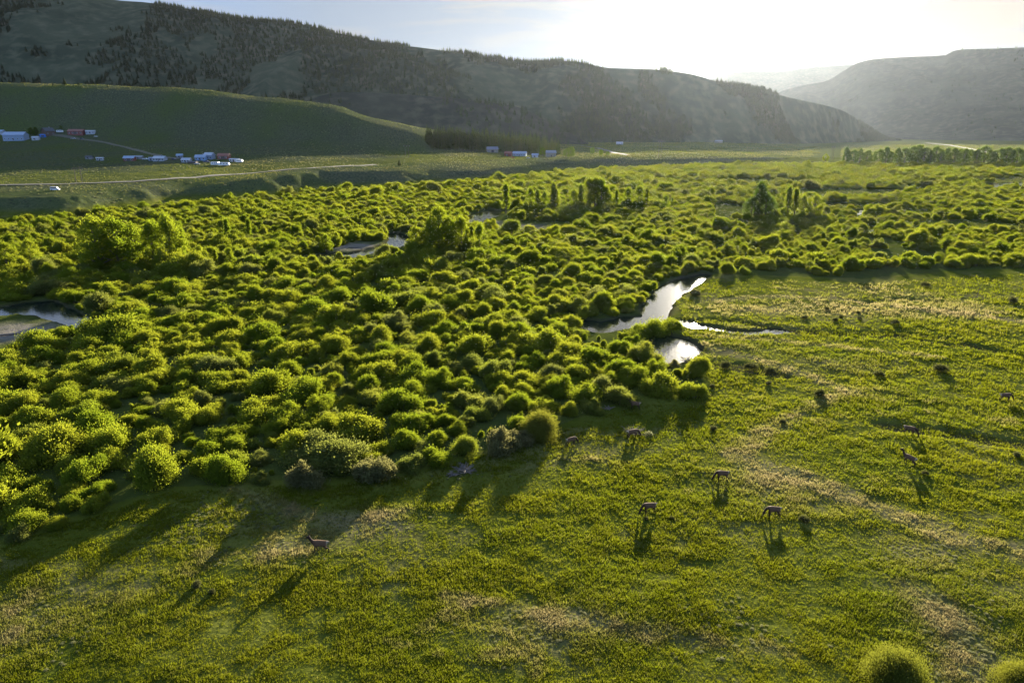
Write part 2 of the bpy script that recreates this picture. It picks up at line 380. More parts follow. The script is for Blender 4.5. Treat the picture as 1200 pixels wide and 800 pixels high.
def ground_material():
    m, nt, out = mat_base('valley_ground'); k = N(nt); p = k.pos()
    n1 = k.noise(p, 0.045, 5, 0.6); n2 = k.noise(p, 0.5, 6, 0.65); n3 = k.noise(p, 2.2, 4, 0.6); n0 = k.noise(p, 0.012, 4)
    green = k.mix(n2, (0.038, 0.058, 0.008), (0.092, 0.100, 0.012))
    green = k.mix(k.ramp(n1, 0.45, 0.62), green, (0.105, 0.115, 0.020))
    dry = k.mix(n2, (0.11, 0.095, 0.042), (0.21, 0.18, 0.085))
    a_dry = k.attr('dry'); c = k.mix(k.math('MULTIPLY', a_dry, 0.9), green, dry)
    # sage and bunch grass on the bench and hill
    hl = k.mix(k.ramp(n2, 0.36, 0.64), (0.042, 0.053, 0.028), (0.098, 0.105, 0.055))
    hl = k.mix(k.ramp(n0, 0.4, 0.65), hl, k.mix(n3, (0.048, 0.066, 0.020), (0.085, 0.105, 0.032)))
    tuft = k.new('ShaderNodeTexVoronoi'); tuft.inputs['Scale'].default_value = 0.33; k.ln(p, tuft.inputs['Vector'])
    hl = k.mix(k.ramp(tuft.outputs['Distance'], 0.10, 0.36, (1, 1, 1), (0, 0, 0)), hl, (0.035, 0.042, 0.026))
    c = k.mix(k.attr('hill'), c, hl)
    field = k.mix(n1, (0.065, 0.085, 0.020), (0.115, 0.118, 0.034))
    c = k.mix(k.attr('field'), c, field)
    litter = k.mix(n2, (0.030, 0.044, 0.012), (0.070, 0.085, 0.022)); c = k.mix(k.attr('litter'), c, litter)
    grav = k.mix(k.noise(p, 1.1, 6, 0.7), (0.10, 0.088, 0.070), (0.28, 0.25, 0.20)); c = k.mix(k.attr('gravel'), c, grav)
    mud = k.mix(n2, (0.030, 0.030, 0.015), (0.06, 0.055, 0.030)); c = k.mix(k.attr('mud'), c, mud)
    b = k.new('ShaderNodeBsdfDiffuse'); k.ln(c, b.inputs['Color'])
    bp = k.new('ShaderNodeBump'); bp.inputs['Distance'].default_value = 0.5; bp.inputs['Strength'].default_value = 0.75
    k.ln(k.math('ADD', n2, k.math('MULTIPLY', n3, 0.5)), bp.inputs['Height']); k.ln(bp.outputs[0], b.inputs['Normal'])
    k.ln(b.outputs[0], out.inputs['Surface']); return m
M['ground'] = ground_material()
def mountain_material(name, c0, c1, c2):
    m, nt, out = mat_base(name); k = N(nt); p = k.pos()
    n1 = k.noise(p, 0.0045, 6, 0.6); n2 = k.noise(p, 0.03, 5, 0.65); n3 = k.noise(p, 0.12, 3, 0.6)
    c = k.mix(k.ramp(n1, 0.42, 0.60), c0, c1); c = k.mix(k.ramp(n2, 0.46, 0.66), c, c2)
    c = k.mix(k.math('MULTIPLY', k.ramp(n3, 0.5, 0.7), 0.5), c, c0)
    b = k.new('ShaderNodeBsdfDiffuse'); k.ln(c, b.inputs['Color']); k.ln(b.outputs[0], out.inputs['Surface']); return m
M['forest_slope'] = mountain_material('forest_slope', (0.036, 0.048, 0.028), (0.064, 0.074, 0.042), (0.105, 0.105, 0.062))
M['sage_slope'] = mountain_material('sage_slope', (0.034, 0.040, 0.028), (0.056, 0.058, 0.038), (0.085, 0.080, 0.055))
def water_material():
    m, nt, out = mat_base('river_water'); k = N(nt); p = k.pos()
    b = k.new('ShaderNodeBsdfPrincipled'); b.inputs['Base Color'].default_value = (0.012, 0.018, 0.014, 1)
    b.inputs['Roughness'].default_value = 0.09; b.inputs['IOR'].default_value = 1.5; b.inputs['Specular IOR Level'].default_value = 0.9
    bp = k.new('ShaderNodeBump'); bp.inputs['Distance'].default_value = 0.05; bp.inputs['Strength'].default_value = 0.35
    k.ln(k.noise(p, 1.1, 4), bp.inputs['Height']); k.ln(bp.outputs[0], b.inputs['Normal']); k.ln(b.outputs[0], out.inputs['Surface']); return m
M['water'] = water_material()
M['road'] = solid('gravel_road', (0.12, 0.11, 0.075), 0.95, 0, 0.12, 0.4)

# ------------------------------------------------------------------ regions seen in the photo, laid on the valley floor
T1 = world_poly([(-140,690),(0,636),(75,610),(120,597),(200,574),(300,566),(395,561),(460,557),(500,546),(560,530),(600,521),(650,502),(690,485),(760,462),(826,458),(822,440),(800,430),(770,405),(775,352),(800,345),(835,322),(835,195.5),(750,199),(667,204),(577,213),(500,219.5),(400,225),(300,235),(217,240),(133,250),(60,259),(0,261),(-140,272)])
T2 = world_poly([(835,322),(1010,327),(1100,319),(1300,311),(1300,192),(935,190),(835,195.5)])
MEADOW = world_poly([(-120,700),(0,646),(75,618),(120,606),(200,580),(300,574),(395,570),(460,564),(500,553),(560,538),(600,530),(650,510),(690,494),(760,473),(833,469),(829,440),(808,428),(812,400),(800,395),(800,366),(790,356),(835,327),(1010,334),(1100,326),(1300,318),(1300,900),(-120,900)])
def blob(X, Y, items):                      # soft ellipses given by photo position, living on the ground
    s = np.zeros(np.shape(X))
    for cx, cy, rx, ry, a in items:
        x0, y0 = [float(v) for v in flat(cx, cy)]
        xr = rx / F * float(depth_of(y0)); yr = abs(float(flat(cx, cy - ry)[1]) - float(flat(cx, cy + ry)[1])) / 2
        s = np.maximum(s, a * np.exp(-(((X - x0) / xr) ** 2 + ((Y - y0) / yr) ** 2)))
    return s
OPEN = [(620,265,80,6,1),(430,289,38,7,1),(590,247,30,4,1),(30,388,45,14,1),(690,255,40,3,1),(1135,264,80,8,1),(1180,212,60,5,1),(1000,284,40,4,.8),(1075,250,70,7,.75),(690,232,30,4,.5),(940,205,40,3,.8),(1060,209,40,3,.7),(760,240,40,4,.5),(560,470,10,8,.5)]
GRAVEL = [(10,390,52,12,1.2),(412,290,34,5,1.1),(610,266,45,3.5,.7),(575,262,25,3,.8),(452,296,16,4,.7)]
DRY = [(900,560,60,28,.9),(960,590,70,18,.7),(870,540,30,12,.6),(1120,740,50,45,1),(1090,650,60,25,.8),(1180,690,50,30,.6),(440,615,45,16,.9),(330,650,40,14,.9),(640,735,80,28,.55),(40,730,80,40,.5),(110,700,60,20,.6),(940,360,120,12,.6),(1010,345,90,8,.5),(860,415,60,10,.8),(960,430,80,10,.6),(1130,370,60,8,.6),(1000,460,60,8,.4),(700,540,40,10,.4),(1180,212,60,6,.6),(1135,264,80,8,.2),(620,265,90,6,.5),(880,385,60,6,.4)]

def trail_mask(X, Y):
    m = (Y > 40) & (Y < 260); r = np.zeros(np.shape(X)); r[m] = sstep(1.2, -1.0, seg_sd(X[m], Y[m], TRAILS) + 1.3 * fbm(X[m] / 3, Y[m] / 3, 3, 88)); return r
# ------------------------------------------------------------------ ground sheet
def build_ground():
    uu = np.unique(np.concatenate([np.linspace(-3200, -160, 60), np.linspace(-160, 1360, 860), np.linspace(1360, 4400, 60)]))
    yy = np.concatenate([np.linspace(-500, 34, 30), np.geomspace(35, 1500, 700), np.geomspace(1515, 11000, 60)])
    U, Y = np.meshgrid(uu, yy); dm = depth_of(np.maximum(Y, 35)); Uc = np.clip(U, -160, 1360); X = (Uc - 600) / F * dm + (U - Uc) / F * np.minimum(dm, 1500)
    shp = X.shape; X = X.ravel(); Y = Y.ravel(); Z = ground_z(X, Y)
    nu = shp[1]; i = np.arange((shp[0] - 1) * nu).reshape(shp[0] - 1, nu)[:, :-1].ravel()
    q = np.stack([i, i + 1, i + nu + 1, i + nu], 1)
    me = mesh_np('ground', np.stack([X, Y, Z], 1), q, nside=4, smooth=True)
    sd = np.full(X.shape, 1e9); m = (Y > 30) & (Y < 900); sd[m] = seg_sd(X[m], Y[m], RIVER)
    sd2 = np.full(X.shape, 1e9); sd2[m] = seg_sd(X[m], Y[m], DITCH)
    n = fbm(X / 14, Y / 9, 4, 61); n2 = fbm(X / 3.5, Y / 3, 3, 62)
    dry = np.clip(blob(X, Y, DRY) * (0.7 + 0.9 * n + 0.5 * n2) + 0.35 * sstep(0.15, 0.5, n + 0.3 * n2) + trail_mask(X, Y) * (0.5 + 0.5 * n2), 0, 1) * (1 - 0.75 * inside(X, Y, T2))
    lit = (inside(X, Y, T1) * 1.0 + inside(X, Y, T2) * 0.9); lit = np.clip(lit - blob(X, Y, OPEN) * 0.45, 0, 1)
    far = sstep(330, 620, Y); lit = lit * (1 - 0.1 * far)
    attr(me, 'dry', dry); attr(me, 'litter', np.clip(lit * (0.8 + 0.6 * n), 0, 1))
    attr(me, 'gravel', np.clip(blob(X, Y, GRAVEL) * 1.5 * (0.8 + 0.5 * n2) - 0.15, 0, 1))
    attr(me, 'hill', sstep(1.5, 5, Z) * 1.0)
    u = ucol(X, Y); fld = sstep(640, 720, u) * sstep(0, 1, 1.0 * (Y > -H / slope(FOOT(u)) + 45)) * (Y > 700)
    fld = np.maximum(fld, sstep(0.2, 0.6, blob(X, Y, [(1140,175,140,3.5,1),(1180,212,70,5,1)])))
    strip = sstep(-8, 6, Y - (BENCH2(u) + 1 - H) / slope(ROADY(u))) * sstep(75, 45, Y - (BENCH2(u) + 1 - H) / slope(ROADY(u))) * (u < 640)
    attr(me, 'field', np.clip(fld + 0.8 * strip, 0, 1))
    attr(me, 'mud', np.clip(sstep(2.0, 0.2, sd) + 0.9 * sstep(0.9, -0.5, sd2), 0, 1) * 0.9)
    o = link('ground', me, M['ground']); tag(o, 'green meadow and sage covered valley floor rising to a grassy hill', 'ground', kind='structure')
build_ground()
# water lies in every bed cut below its level
wm = MB(); wm.add([(-700, 60, WATER_Z), (1100, 60, WATER_Z), (1100, 900, WATER_Z), (-700, 900, WATER_Z)], [(0, 1, 2, 3)])
tag(wm.build('river', M['water']), 'braided river with still pools between the willows', 'river', kind='structure')

# ------------------------------------------------------------------ roads
def ribbon(name, pts, w, label, lift=0.12):
    q = ground_hit([p[0] for p in pts], [p[1] for p in pts]); P = []
    for a, b in zip(q[:-1], q[1:]):
        n = max(2, int(np.hypot(*(b - a)[:2]) / 6))
        for t in np.arange(n) / n: P.append(a + (b - a) * t)
    P.append(q[-1]); P = np.array(P)
    for _ in range(12): P[1:-1, :2] = (P[:-2, :2] + 2 * P[1:-1, :2] + P[2:, :2]) / 4
    d = np.gradient(P[:, :2], axis=0); d /= np.linalg.norm(d, axis=1, keepdims=True) + 1e-9; nn = np.stack([-d[:, 1], d[:, 0]], 1)
    ks = np.linspace(-1, 1, 5); V = []; 
    for k in ks:
        xy = P[:, :2] + nn * k * w / 2; V.append(np.column_stack([xy, ground_z(xy[:, 0], xy[:, 1]) + lift + 0.08 * (1 - k * k)]))
    V = np.concatenate(V); n = len(P); f = []
    for c in range(4):
        for i in range(n - 1): f.append((c*n+i, (c+1)*n+i, (c+1)*n+i+1, c*n+i+1))
    o = link(name, mesh_np(name, V, f, nside=4, smooth=True), M['road']); tag(o, label, 'road', kind='structure'); return o
ribbon('road', [(-40,218.5),(60,216.5),(133,215),(190,211.5),(233,208),(300,202.5),(345,198.5),(400,195.5),(440,193.5)], 5, 'pale gravel road along the bench above the bluff', 0.35)
ribbon('driveway', [(62,158.5),(82,160.5),(110,165),(140,171),(170,179),(190,184),(212,186.5)], 6, 'pale dirt drive running down the hill between the houses', 0.35)
ribbon('track', [(672,170.5),(690,172),(705,175),(718,178.5),(735,182)], 9, 'pale dirt track crossing the meadow bench', 0.3)
ribbon('highway', [(1085,167.6),(1110,170),(1135,174),(1160,179),(1215,184)], 11, 'pale highway at the foot of the right hand mountain', 0.4)

# ------------------------------------------------------------------ mountains
def mountain(name, ridge, ridgeD, foot, footD, mat, label, u0, u1, amp, seed, nU=420, nV=120, back=1400, powr=1.0):
    RY = curve(ridge); RD = curve(ridgeD); FZ = curve(foot); FD = curve(footD)
    uu = np.linspace(u0, u1, nU); tt = np.concatenate([np.linspace(0, 1, nV), 1 + np.linspace(0, 1, 22)[1:]])
    U, T = np.meshgrid(uu, tt); T1c = np.clip(T, 0, 1)
    Yf, Yr = FD(U), RD(U); zf = FZ(U); zr = H + Yr * slope(RY(U))
    Y = Yf + (Yr - Yf) * T1c + np.clip(T - 1, 0, 1) * back
    X = (U - 600) / F * Y * 1.0 / 1.0
    X = (U - 600) / F * depth_of(Y)
    prof = np.power(T1c, powr) * 0.62 + 0.38 * sstep(0, 1, T1c)
    Z = zf + (zr - zf) * prof
    Z = np.where(T > 1, zr + (-25 - zr) * sstep(1, 2, T) , Z)
    k = np.sin(np.pi * np.clip(T1c, 0, 1)) ** 0.8
    rid = 1 - np.abs(fbm(X / 420, Y / 1000, 3, seed)) * 2.4
    Z = Z + np.where(T <= 1, amp * k * (rid - 0.45) * np.clip((zr - zf) / 200, 0.1, 1) + 0.05 * amp * k * fbm(X / 60, Y / 60, 3, seed + 9), 0)
    # the sheet's rim runs down under the ground
    Z[0] = zf[0] - 12
    nu = nU; i = np.arange((len(tt) - 1) * nu).reshape(len(tt) - 1, nu)[:, :-1].ravel()
    co = np.stack([X.ravel(), Y.ravel(), Z.ravel()], 1)
    o = link(name, mesh_np(name, co, np.stack([i, i + 1, i + nu + 1, i + nu], 1), nside=4, smooth=True), mat)
    tag(o, label, 'mountain', kind='structure')
    return X, Y, Z, T
R1 = [(-420,-70),(-200,-48),(0,-30),(100,-12),(167,1),(193,3),(247,12),(300,22),(367,29),(400,38),(467,52),(533,61),(600,71),(627,74),(663,72),(713,80),(750,81),(800,86.5),(843,98),(887,106),(917,114),(980,129),(1013,148),(1040,164),(1060,170)]
MT1 = mountain('mountain', R1, [(-420,2600),(0,2600),(400,2600),(600,2450),(750,2320),(850,2360),(950,2650),(1060,3250)], [(-420,30),(300,25),(600,12),(800,4),(900,0),(1060,-1)], [(-420,1600),(300,1700),(600,1900),(800,2050),(900,2250),(1060,3150)],
   M['forest_slope'], 'long dark forested ridge sloping down to the right', -420, 1060, 52, 3)
R2 = [(250,170),(330,118),(380,84),(430,70),(467,65),(510,79),(560,94),(600,112),(650,140),(700,164),(730,174)]
MT2 = mountain('spur', R2, [(250,2150),(730,2250)], [(250,10),(730,6)], [(250,1750),(730,1900)], M['forest_slope'], 'wooded spur standing in front of the long ridge', 250, 730, 28, 11, 200, 60, 500)
R3 = [(300,150),(350,122),(410,108),(480,111),(540,116),(600,124),(640,141),(675,160),(700,173)]
MT3 = mountain('foothill', R3, [(300,1720),(700,1800)], [(300,15),(700,8)], [(300,1500),(700,1620)], M['sage_slope'], 'low grassy shelf with conifers below the wooded spur', 300, 700, 10, 17, 160, 40, 350)
R4 = [(880,168),(905,110),(930,101),(960,95),(980,82),(993,74),(1013,69.5),(1050,67),(1090,65),(1100,60),(1107,58.5),(1150,57),(1200,55),(1350,52),(1700,50)]
MT4 = mountain('mesa', R4, [(880,5600),(1000,5200),(1200,4700),(1700,4300)], [(880,-2),(1700,-2)], [(880,4700),(1000,3800),(1200,3100),(1700,2600)], M['sage_slope'], 'flat topped mountain on the right fading in the haze', 880, 1700, 50, 23, 260, 90, 1500, 1.15)
R5 = [(700,170),(780,120),(833,91),(867,84),(895,84),(910,83.5),(933,80),(983,76.5),(1040,74),(1200,85),(1400,120)]
MT5 = mountain('far_mountain', R5, [(700,8600),(1400,8600)], [(700,-3),(1400,-3)], [(700,6600),(1400,6600)], M['sage_slope'], 'farthest pale mountain under the sun', 700, 1400, 35, 29, 160, 40, 1500)

# ------------------------------------------------------------------ plants
def leaves(c, nrm, up, ln, wd):             # one bent-free quad per leaf spray: centres, facing, long axis, sizes
    side = np.cross(nrm, up); side /= np.linalg.norm(side, axis=1, keepdims=True) + 1e-9
    a = up * ln[:, None] / 2; b = side * wd[:, None] / 2
    v = np.stack([c - a, c - a * 0.1 + b, c + a, c - a * 0.1 - b], 1).reshape(-1, 3)
    return v, np.arange(len(v)).reshape(-1, 4)
def rand_dir(n):
    v = rng.normal(size=(n, 3)); return v / np.linalg.norm(v, axis=1, keepdims=True)
def unit(v): return v / (np.linalg.norm(v, axis=1, keepdims=True) + 1e-9)
def crown_mesh(name, lobes, n, ln, upbias=0.8, spike=0.10, inner=0.25):
    """Leaf sprays over and inside a set of lobes (centre, radii)."""
    w = np.array([(r[0] * r[1] + r[0] * r[2] + r[1] * r[2]) for c, r in lobes]); w = w / w.sum(); idx = rng.choice(len(lobes), n, p=w)
    C = np.array([l[0] for l in lobes])[idx]; RR = np.array([l[1] for l in lobes])[idx]
    d = rand_dir(n); d[:, 2] = np.abs(d[:, 2]) * np.where(rng.random(n) < 0.80, 1, -0.6); d = unit(d)
    rad = np.where(rng.random(n) < inner, rng.uniform(0.4, 0.85, n), rng.normal(0.93, 0.13, n))
    rad *= 1 + spike * np.maximum(rng.normal(size=n), 0) * (d[:, 2] > 0)
    lump = 1 + 0.10 * (fbm(d[:, 0] * 3 + idx * 5.1, d[:, 1] * 3 + d[:, 2] * 4, 2, 77) )
    p = C + d * RR * (rad * lump)[:, None]; ok = p[:, 2] > 0.02
    p = p[ok]; d = d[ok]; k = len(p)
    up = unit(d * 0.6 + np.array([0, 0, upbias]) + 0.55 * rand_dir(k)); nr = unit(d * 0.5 + rand_dir(k))
    L = ln * rng.uniform(0.6, 1.4, k); v, f = leaves(p, nr, up, L, L * rng.uniform(0.32, 0.55, k))
    return mesh_np(name, v, f, nside=4)
def willow_lobes(flatness=1.0):
    """A spreading clump of several unequal domes, each made of small lobes, on an uneven footprint."""
    L = []; nd = int(rng.integers(3, 6)); sq = rng.uniform(0.6, 1.0); ph = rng.uniform(0, 6.28)
    for d in range(nd):
        a = ph + 2 * math.pi * d / nd + rng.uniform(-.5, .5); q = rng.uniform(0.22, 0.62) if d else rng.uniform(0, .2)
        cx, cy = q * math.cos(a), q * math.sin(a) * sq; R0 = rng.uniform(0.30, 0.52) * (1.15 if d == 0 else 1); top = rng.uniform(0.45, 1.0) * (1.1 if d == 0 else 1) * flatness
        for i in range(7):
            b = rng.uniform(0, 6.28); p = R0 * math.sqrt(rng.random()) * 0.75; r = R0 * rng.uniform(0.36, 0.60)
            h = top * (1 - 0.55 * (p / R0) ** 2) * rng.uniform(0.8, 1.1); L.append(((cx + p * math.cos(b), cy + p * math.sin(b), max(0.08, h - r * 1.1)), (r, r, r * rng.uniform(1.0, 1.35))))
        L.append(((cx, cy, top * 0.30), (R0 * .9, R0 * .9, top * 0.42)))
    return L
def stems_mesh(lobes, n=12, r0=0.022):
    mb = MB()
    for i in range(n):
        c, r = lobes[i % len(lobes)]; b = Vector((rng.normal(0, .07), rng.normal(0, .07), -0.06)); e = Vector(c) + Vector((0, 0, r[2] * 0.75))
        m = b.lerp(e, 0.5) + Vector((c[0] * 0.10, c[1] * 0.10, 0.02)); mb.tube([b, m, e], [r0, r0 * 0.7, r0 * 0.25], 5)
    return mb
WILLOW = []                                  # prototypes: (foliage mesh, stem mesh)
def proto_mesh(mb, name, mat):
    o = mb.build(name, mat); me = o.data; bpy.data.objects.remove(o); return me
for i in range(8):
    lb = willow_lobes(rng.uniform(0.85, 1.1)); fm = crown_mesh('foliage', lb, 20000, 0.064, spike=0.34, inner=0.3); fm.materials.append(M['willow'])
    WILLOW.append((fm, proto_mesh(stems_mesh(lb), 'stem', M['stem'])))
FINE = []
M['willow_olive'] = leaf_mat('olive_willow_leaves', (0.070, 0.095, 0.018), (0.115, 0.122, 0.028), (0.18, 0.20, 0.020), (0.27, 0.26, 0.030), 0.45)
for i in range(2):
    lb = [((0.50 * math.cos(a) * q, 0.50 * math.sin(a) * q, 0.18 + 0.40 * (1 - q)), (0.42, 0.42, 0.50 + 0.1 * rng.random())) for a, q in zip(rng.uniform(0, 6.28, 16), np.linspace(0.1, 1.15, 16))]
    fm = crown_mesh('foliage', lb, 42000, 0.042, spike=0.22, inner=0.3); fm.materials.append(M['willow_olive'])
    FINE.append((fm, proto_mesh(stems_mesh(lb), 'stem', M['stem'])))
PALE = []
for i in range(2):
    lb = willow_lobes(0.95); fm = crown_mesh('foliage', lb, 11000, 0.085, spike=0.2); fm.materials.append(M['willow_pale'])
    PALE.append((fm, proto_mesh(stems_mesh(lb), 'stem', M['stem'])))
FARW = []
for i in range(4):
    lb = willow_lobes(1.0); fm = crown_mesh('foliage', lb, 5000, 0.12, spike=0.32); fm.materials.append(M['willow']); FARW.append(fm)
def plant(name, meshes, loc, s, sz, rz, partnames=('foliage', 'stem')):
    root = empty(name, loc, rz); root.scale = (s, s, sz)
    for me, pn in zip(meshes, partnames):
        o = bpy.data.objects.new(pn, me); COL.objects.link(o); o.parent = root
    return root

# ---- willows: the front row set out one by one, the rest scattered through the thicket
HAND = [  # photo x, y of the base, half width in pixels, kind, label
 (1051,811,45,'fine','round yellow green willow standing alone at the lower right of the meadow'),
 (1195,814,34,'fine','yellow green willow cut by the right edge at the lower corner'),
 (358,570,28,'pale','pale straw tinted willow standing alone before the thicket edge'),
 (437,563,33,'pale','grey olive willow at the thicket edge right of the pale straw tinted one'),
 (588,529,30,'pale','grey olive willow at the thicket corner above the deadwood pile'),
 (612,520,20,'pale','small pale willow between the thicket corner and its tall bright neighbour'),
 (22,634,18,'w','small low willow nearest the left edge of the meadow'),
 (66,620,17,'w','small round willow second in from the left edge before the thicket'),
 (115,597,20,'w','low willow at the thicket foot above the left meadow'),
 (30,600,34,'w','broad willow just behind the two small willows at the left edge'),
 (810,466,21,'w','dark rounded willow ending the thicket at the meadow corner'),
 (772,462,30,'w','tall willow beside the dark corner willow above the standing elk'),
 (728,474,24,'w','low rounded willow left of the standing elk in the shade'),
 (694,482,18,'w','small ball shaped willow on the thicket front left of the standing elk'),
 (667,488,17,'w','narrow willow in the thicket front above the elk grazing in shade'),
 (633,512,28,'fine','bright yellow green willow at the thicket front near the deadwood pile'),
 (265,564,32,'w','wide bright willow at the thicket front left of the pale straw tinted one'),
 (306,566,15,'w','tiny bright willow beside the pale straw tinted one'),
 (185,566,40,'w','very broad willow at the thicket front above the left meadow'),
 (512,545,24,'w','low willow at the thicket front above the meadow middle'),
 (545,534,22,'w','low willow left of the grey olive corner willow'),
 (480,552,22,'w','leafy willow at the thicket front right of the grey olive ones'),
 (772,388,30,'w','tall dark willow on the bank between the two bright pools'),
 (752,392,24,'w','dark willow left of the bank willow between the pools'),
 (790,385,14,'w','slim willow touching the right side of the dark bank willow'),
 (815,347,9,'s','low willow alone on the near bank of the upper pool'),
 (790,428,12,'s','sparse grey shrub at the outlet of the lower pool'),
]
wil = []   # x, y, r, h, kind, label
for px, py, hw, kind, lab in HAND:
    x, y = [float(v) for v in flat(px, py)]; r = hw / F * float(depth_of(y)); wil.append((x, y, r, r * rng.uniform(0.85, 1.05), kind, lab))
def place_willows():
    cells = {}
    def far_enough(x, y, r, k=0.78):
        cx, cy = int(x // 14), int(y // 14)
        for a in (-1, 0, 1):
            for b in (-1, 0, 1):
                for (X, Y, RR) in cells.get((cx + a, cy + b), ()):
                    if (X - x) ** 2 + (Y - y) ** 2 < (k * (r + RR)) ** 2: return False
        return True
    def put(x, y, r): cells.setdefault((int(x // 14), int(y // 14)), []).append((x, y, r))
    for w in wil: put(w[0], w[1], w[2])
    n = 300000; X = rng.uniform(-620, 720, n); Y = rng.uniform(60, 960, n)
    u = ucol(X, Y); ok = (u > -110) & (u < 1310)
    in1 = inside(X, Y, T1); in2 = inside(X, Y, T2); ok &= in1 | in2
    X, Y, in1 = X[ok], Y[ok], in1[ok]
    op = blob(X, Y, OPEN); nz_ = fbm(X / 38, Y / 38, 3, 91); nz2 = fbm(X / 90, Y / 60, 3, 95)
    sd = seg_sd(X, Y, RIVER); rr = np.clip(rng.normal(3.6, 1.25, len(X)) * np.where(in1, 1, 0.82), 1.5, 6.5)
    rr *= np.where(nz_ > 0.25, 0.8, 1.0) * (1 + 0.75 * sstep(330, 700, Y)) * np.where(rng.random(len(X)) < 0.12, 1.35, 1)
    hide = np.zeros(len(X), bool)
    for fr in (0.25, 0.5, 0.75, 1.0): hide |= seg_sd(X + X / Y * rr * fr * Y / 47 * 1.0, Y + rr * 1.15 * fr * Y / 47, RIVER + BARS) < -0.4
    g = ground_z(X, Y)
    thr = np.where(in1, -0.75, np.where(Y < 240, 0.35, -0.22 + 0.2 * sstep(600, 300, Y)))
    keep = (rng.random(len(X)) > op * 1.5) & (sd > rr * 0.55) & (seg_sd(X, Y, BARS) > 0.5) & ~(hide & (rng.random(len(X)) < 0.93)) & (g < 1.5) & (nz_ * 0.6 + nz2 > thr)
    # the strip along the right hand meadow's far edge
    edge = (~in1) & (nz_ > np.where(Y < 238, -0.02, -0.6)) & inside(X, Y, world_poly([(835,324),(1010,329),(1100,321),(1300,313),(1300,293),(1010,297),(835,298)])) & (sd > 1)
    keep |= edge
    order = np.where(keep)[0]; order = np.concatenate([order[:len(order) // 2], -order[len(order) // 2:] - 1])
    for i in order:
        small = i < 0; i = -i - 1 if small else i      # the second half fills the gaps with young bushes
        x, y, r = X[i], Y[i], rr[i] * (0.5 if small else 1)
        k = (0.55 if y < 300 else 0.66) if in1[i] else 0.72
        if far_enough(x, y, r, k):
            put(x, y, r); wil.append((x, y, r, r ** 0.75 * 1.3 * rng.uniform(0.75, 1.15) * (1.0 if y < 220 else 1.25), 'w', None))
place_willows()
W = np.array([(w[0], w[1], w[2], w[3]) for w in wil]); WZ = ground_z(W[:, 0], W[:, 1])
pu, pv = project(W[:, 0], W[:, 1], WZ + W[:, 3] * 0.6)
size = W[:, 2] / depth_of(W[:, 1])
infr = (pu > -12) & (pu < 1212) & (pv > 0) & (pv < 830)
rank = np.argsort(-(size * infr)); hand_n = len(HAND)
ind = list(range(hand_n)) + [i for i in rank if i >= hand_n][:300 - hand_n]
indset = set(ind)
G_W = 'willows of the dense thicket'
def willow_label(i):
    if wil[i][5]: return wil[i][5]
    return 'rounded yellow green willow packed among its look-alikes in the near thicket'
protos_for_gn = []
for n, i in enumerate(ind):
    x, y, r, h, kind, lab = wil[i]
    ms = FINE[n % 2] if kind == 'fine' else PALE[n % 2] if kind in ('pale', 's') else WILLOW[int(rng.integers(8))]
    o = plant('willow_bush', ms, (x, y, WZ[i] - 0.05), r, h if kind != 'fine' else r * 1.0, rng.uniform(0, 6.28))
    tag(o, willow_label(i), 'bush', G_W)
rest = np.array([i for i in range(len(wil)) if i not in indset])
def scatter(name, P, S, Hs, meshes, mat, label, cat, kinds=None):
    """One object: instanced copies of a few plant meshes on a cloud of points."""
    me = bpy.data.meshes.new(name); me.vertices.add(len(P)); me.vertices.foreach_set('co', np.asarray(P, np.float32).ravel()); me.update()
    a = me.attributes.new('scl', 'FLOAT_VECTOR', 'POINT'); a.data.foreach_set('vector', np.stack([S, S, Hs], 1).astype(np.float32).ravel())
    a = me.attributes.new('rot', 'FLOAT_VECTOR', 'POINT'); rot = np.zeros((len(P), 3), np.float32); rot[:, 2] = rng.uniform(0, 6.28, len(P)); a.data.foreach_set('vector', rot.ravel())
    ki = kinds if kinds is not None else rng.integers(0, len(meshes), len(P))
    a = me.attributes.new('pick', 'INT', 'POINT'); a.data.foreach_set('value', np.asarray(ki, np.int32))
    o = link(name, me); ng = bpy.data.node_groups.new(name, 'GeometryNodeTree')
    ng.interface.new_socket('Geometry', in_out='INPUT', socket_type='NodeSocketGeometry'); ng.interface.new_socket('Geometry', in_out='OUTPUT', socket_type='NodeSocketGeometry')
    gi = ng.nodes.new('NodeGroupInput'); go = ng.nodes.new('NodeGroupOutput'); jn = ng.nodes.new('GeometryNodeJoinGeometry')
    ip = ng.nodes.new('GeometryNodeInstanceOnPoints'); ip.inputs['Pick Instance'].default_value = True
    src = bpy.data.collections.new(name + ' source')
    for m in meshes:
        po = bpy.data.objects.new(name + ' source', m); src.objects.link(po)
        oi = ng.nodes.new('GeometryNodeObjectInfo'); oi.inputs['Object'].default_value = po; oi.inputs['As Instance'].default_value = True
        ng.links.new(oi.outputs['Geometry'], jn.inputs[0])
    def na(nm, ty):
        n = ng.nodes.new('GeometryNodeInputNamedAttribute'); n.data_type = ty; n.inputs['Name'].default_value = nm; return n.outputs['Attribute']
    ng.links.new(gi.outputs[0], ip.inputs['Points']); ng.links.new(jn.outputs[0], ip.inputs['Instance'])
    ng.links.new(na('pick', 'INT'), ip.inputs['Instance Index']); ng.links.new(na('scl', 'FLOAT_VECTOR'), ip.inputs['Scale'])
    ng.links.new(na('rot', 'FLOAT_VECTOR'), ip.inputs['Rotation']); ng.links.new(ip.outputs[0], go.inputs[0])
    md = o.modifiers.new('scatter', 'NODES'); md.node_group = ng
    tag(o, label, cat, kind='stuff'); return o
far = W[rest, 1] > 260
kinds = np.where(far, rng.integers(8, 12, len(rest)), rng.integers(0, 8, len(rest)))
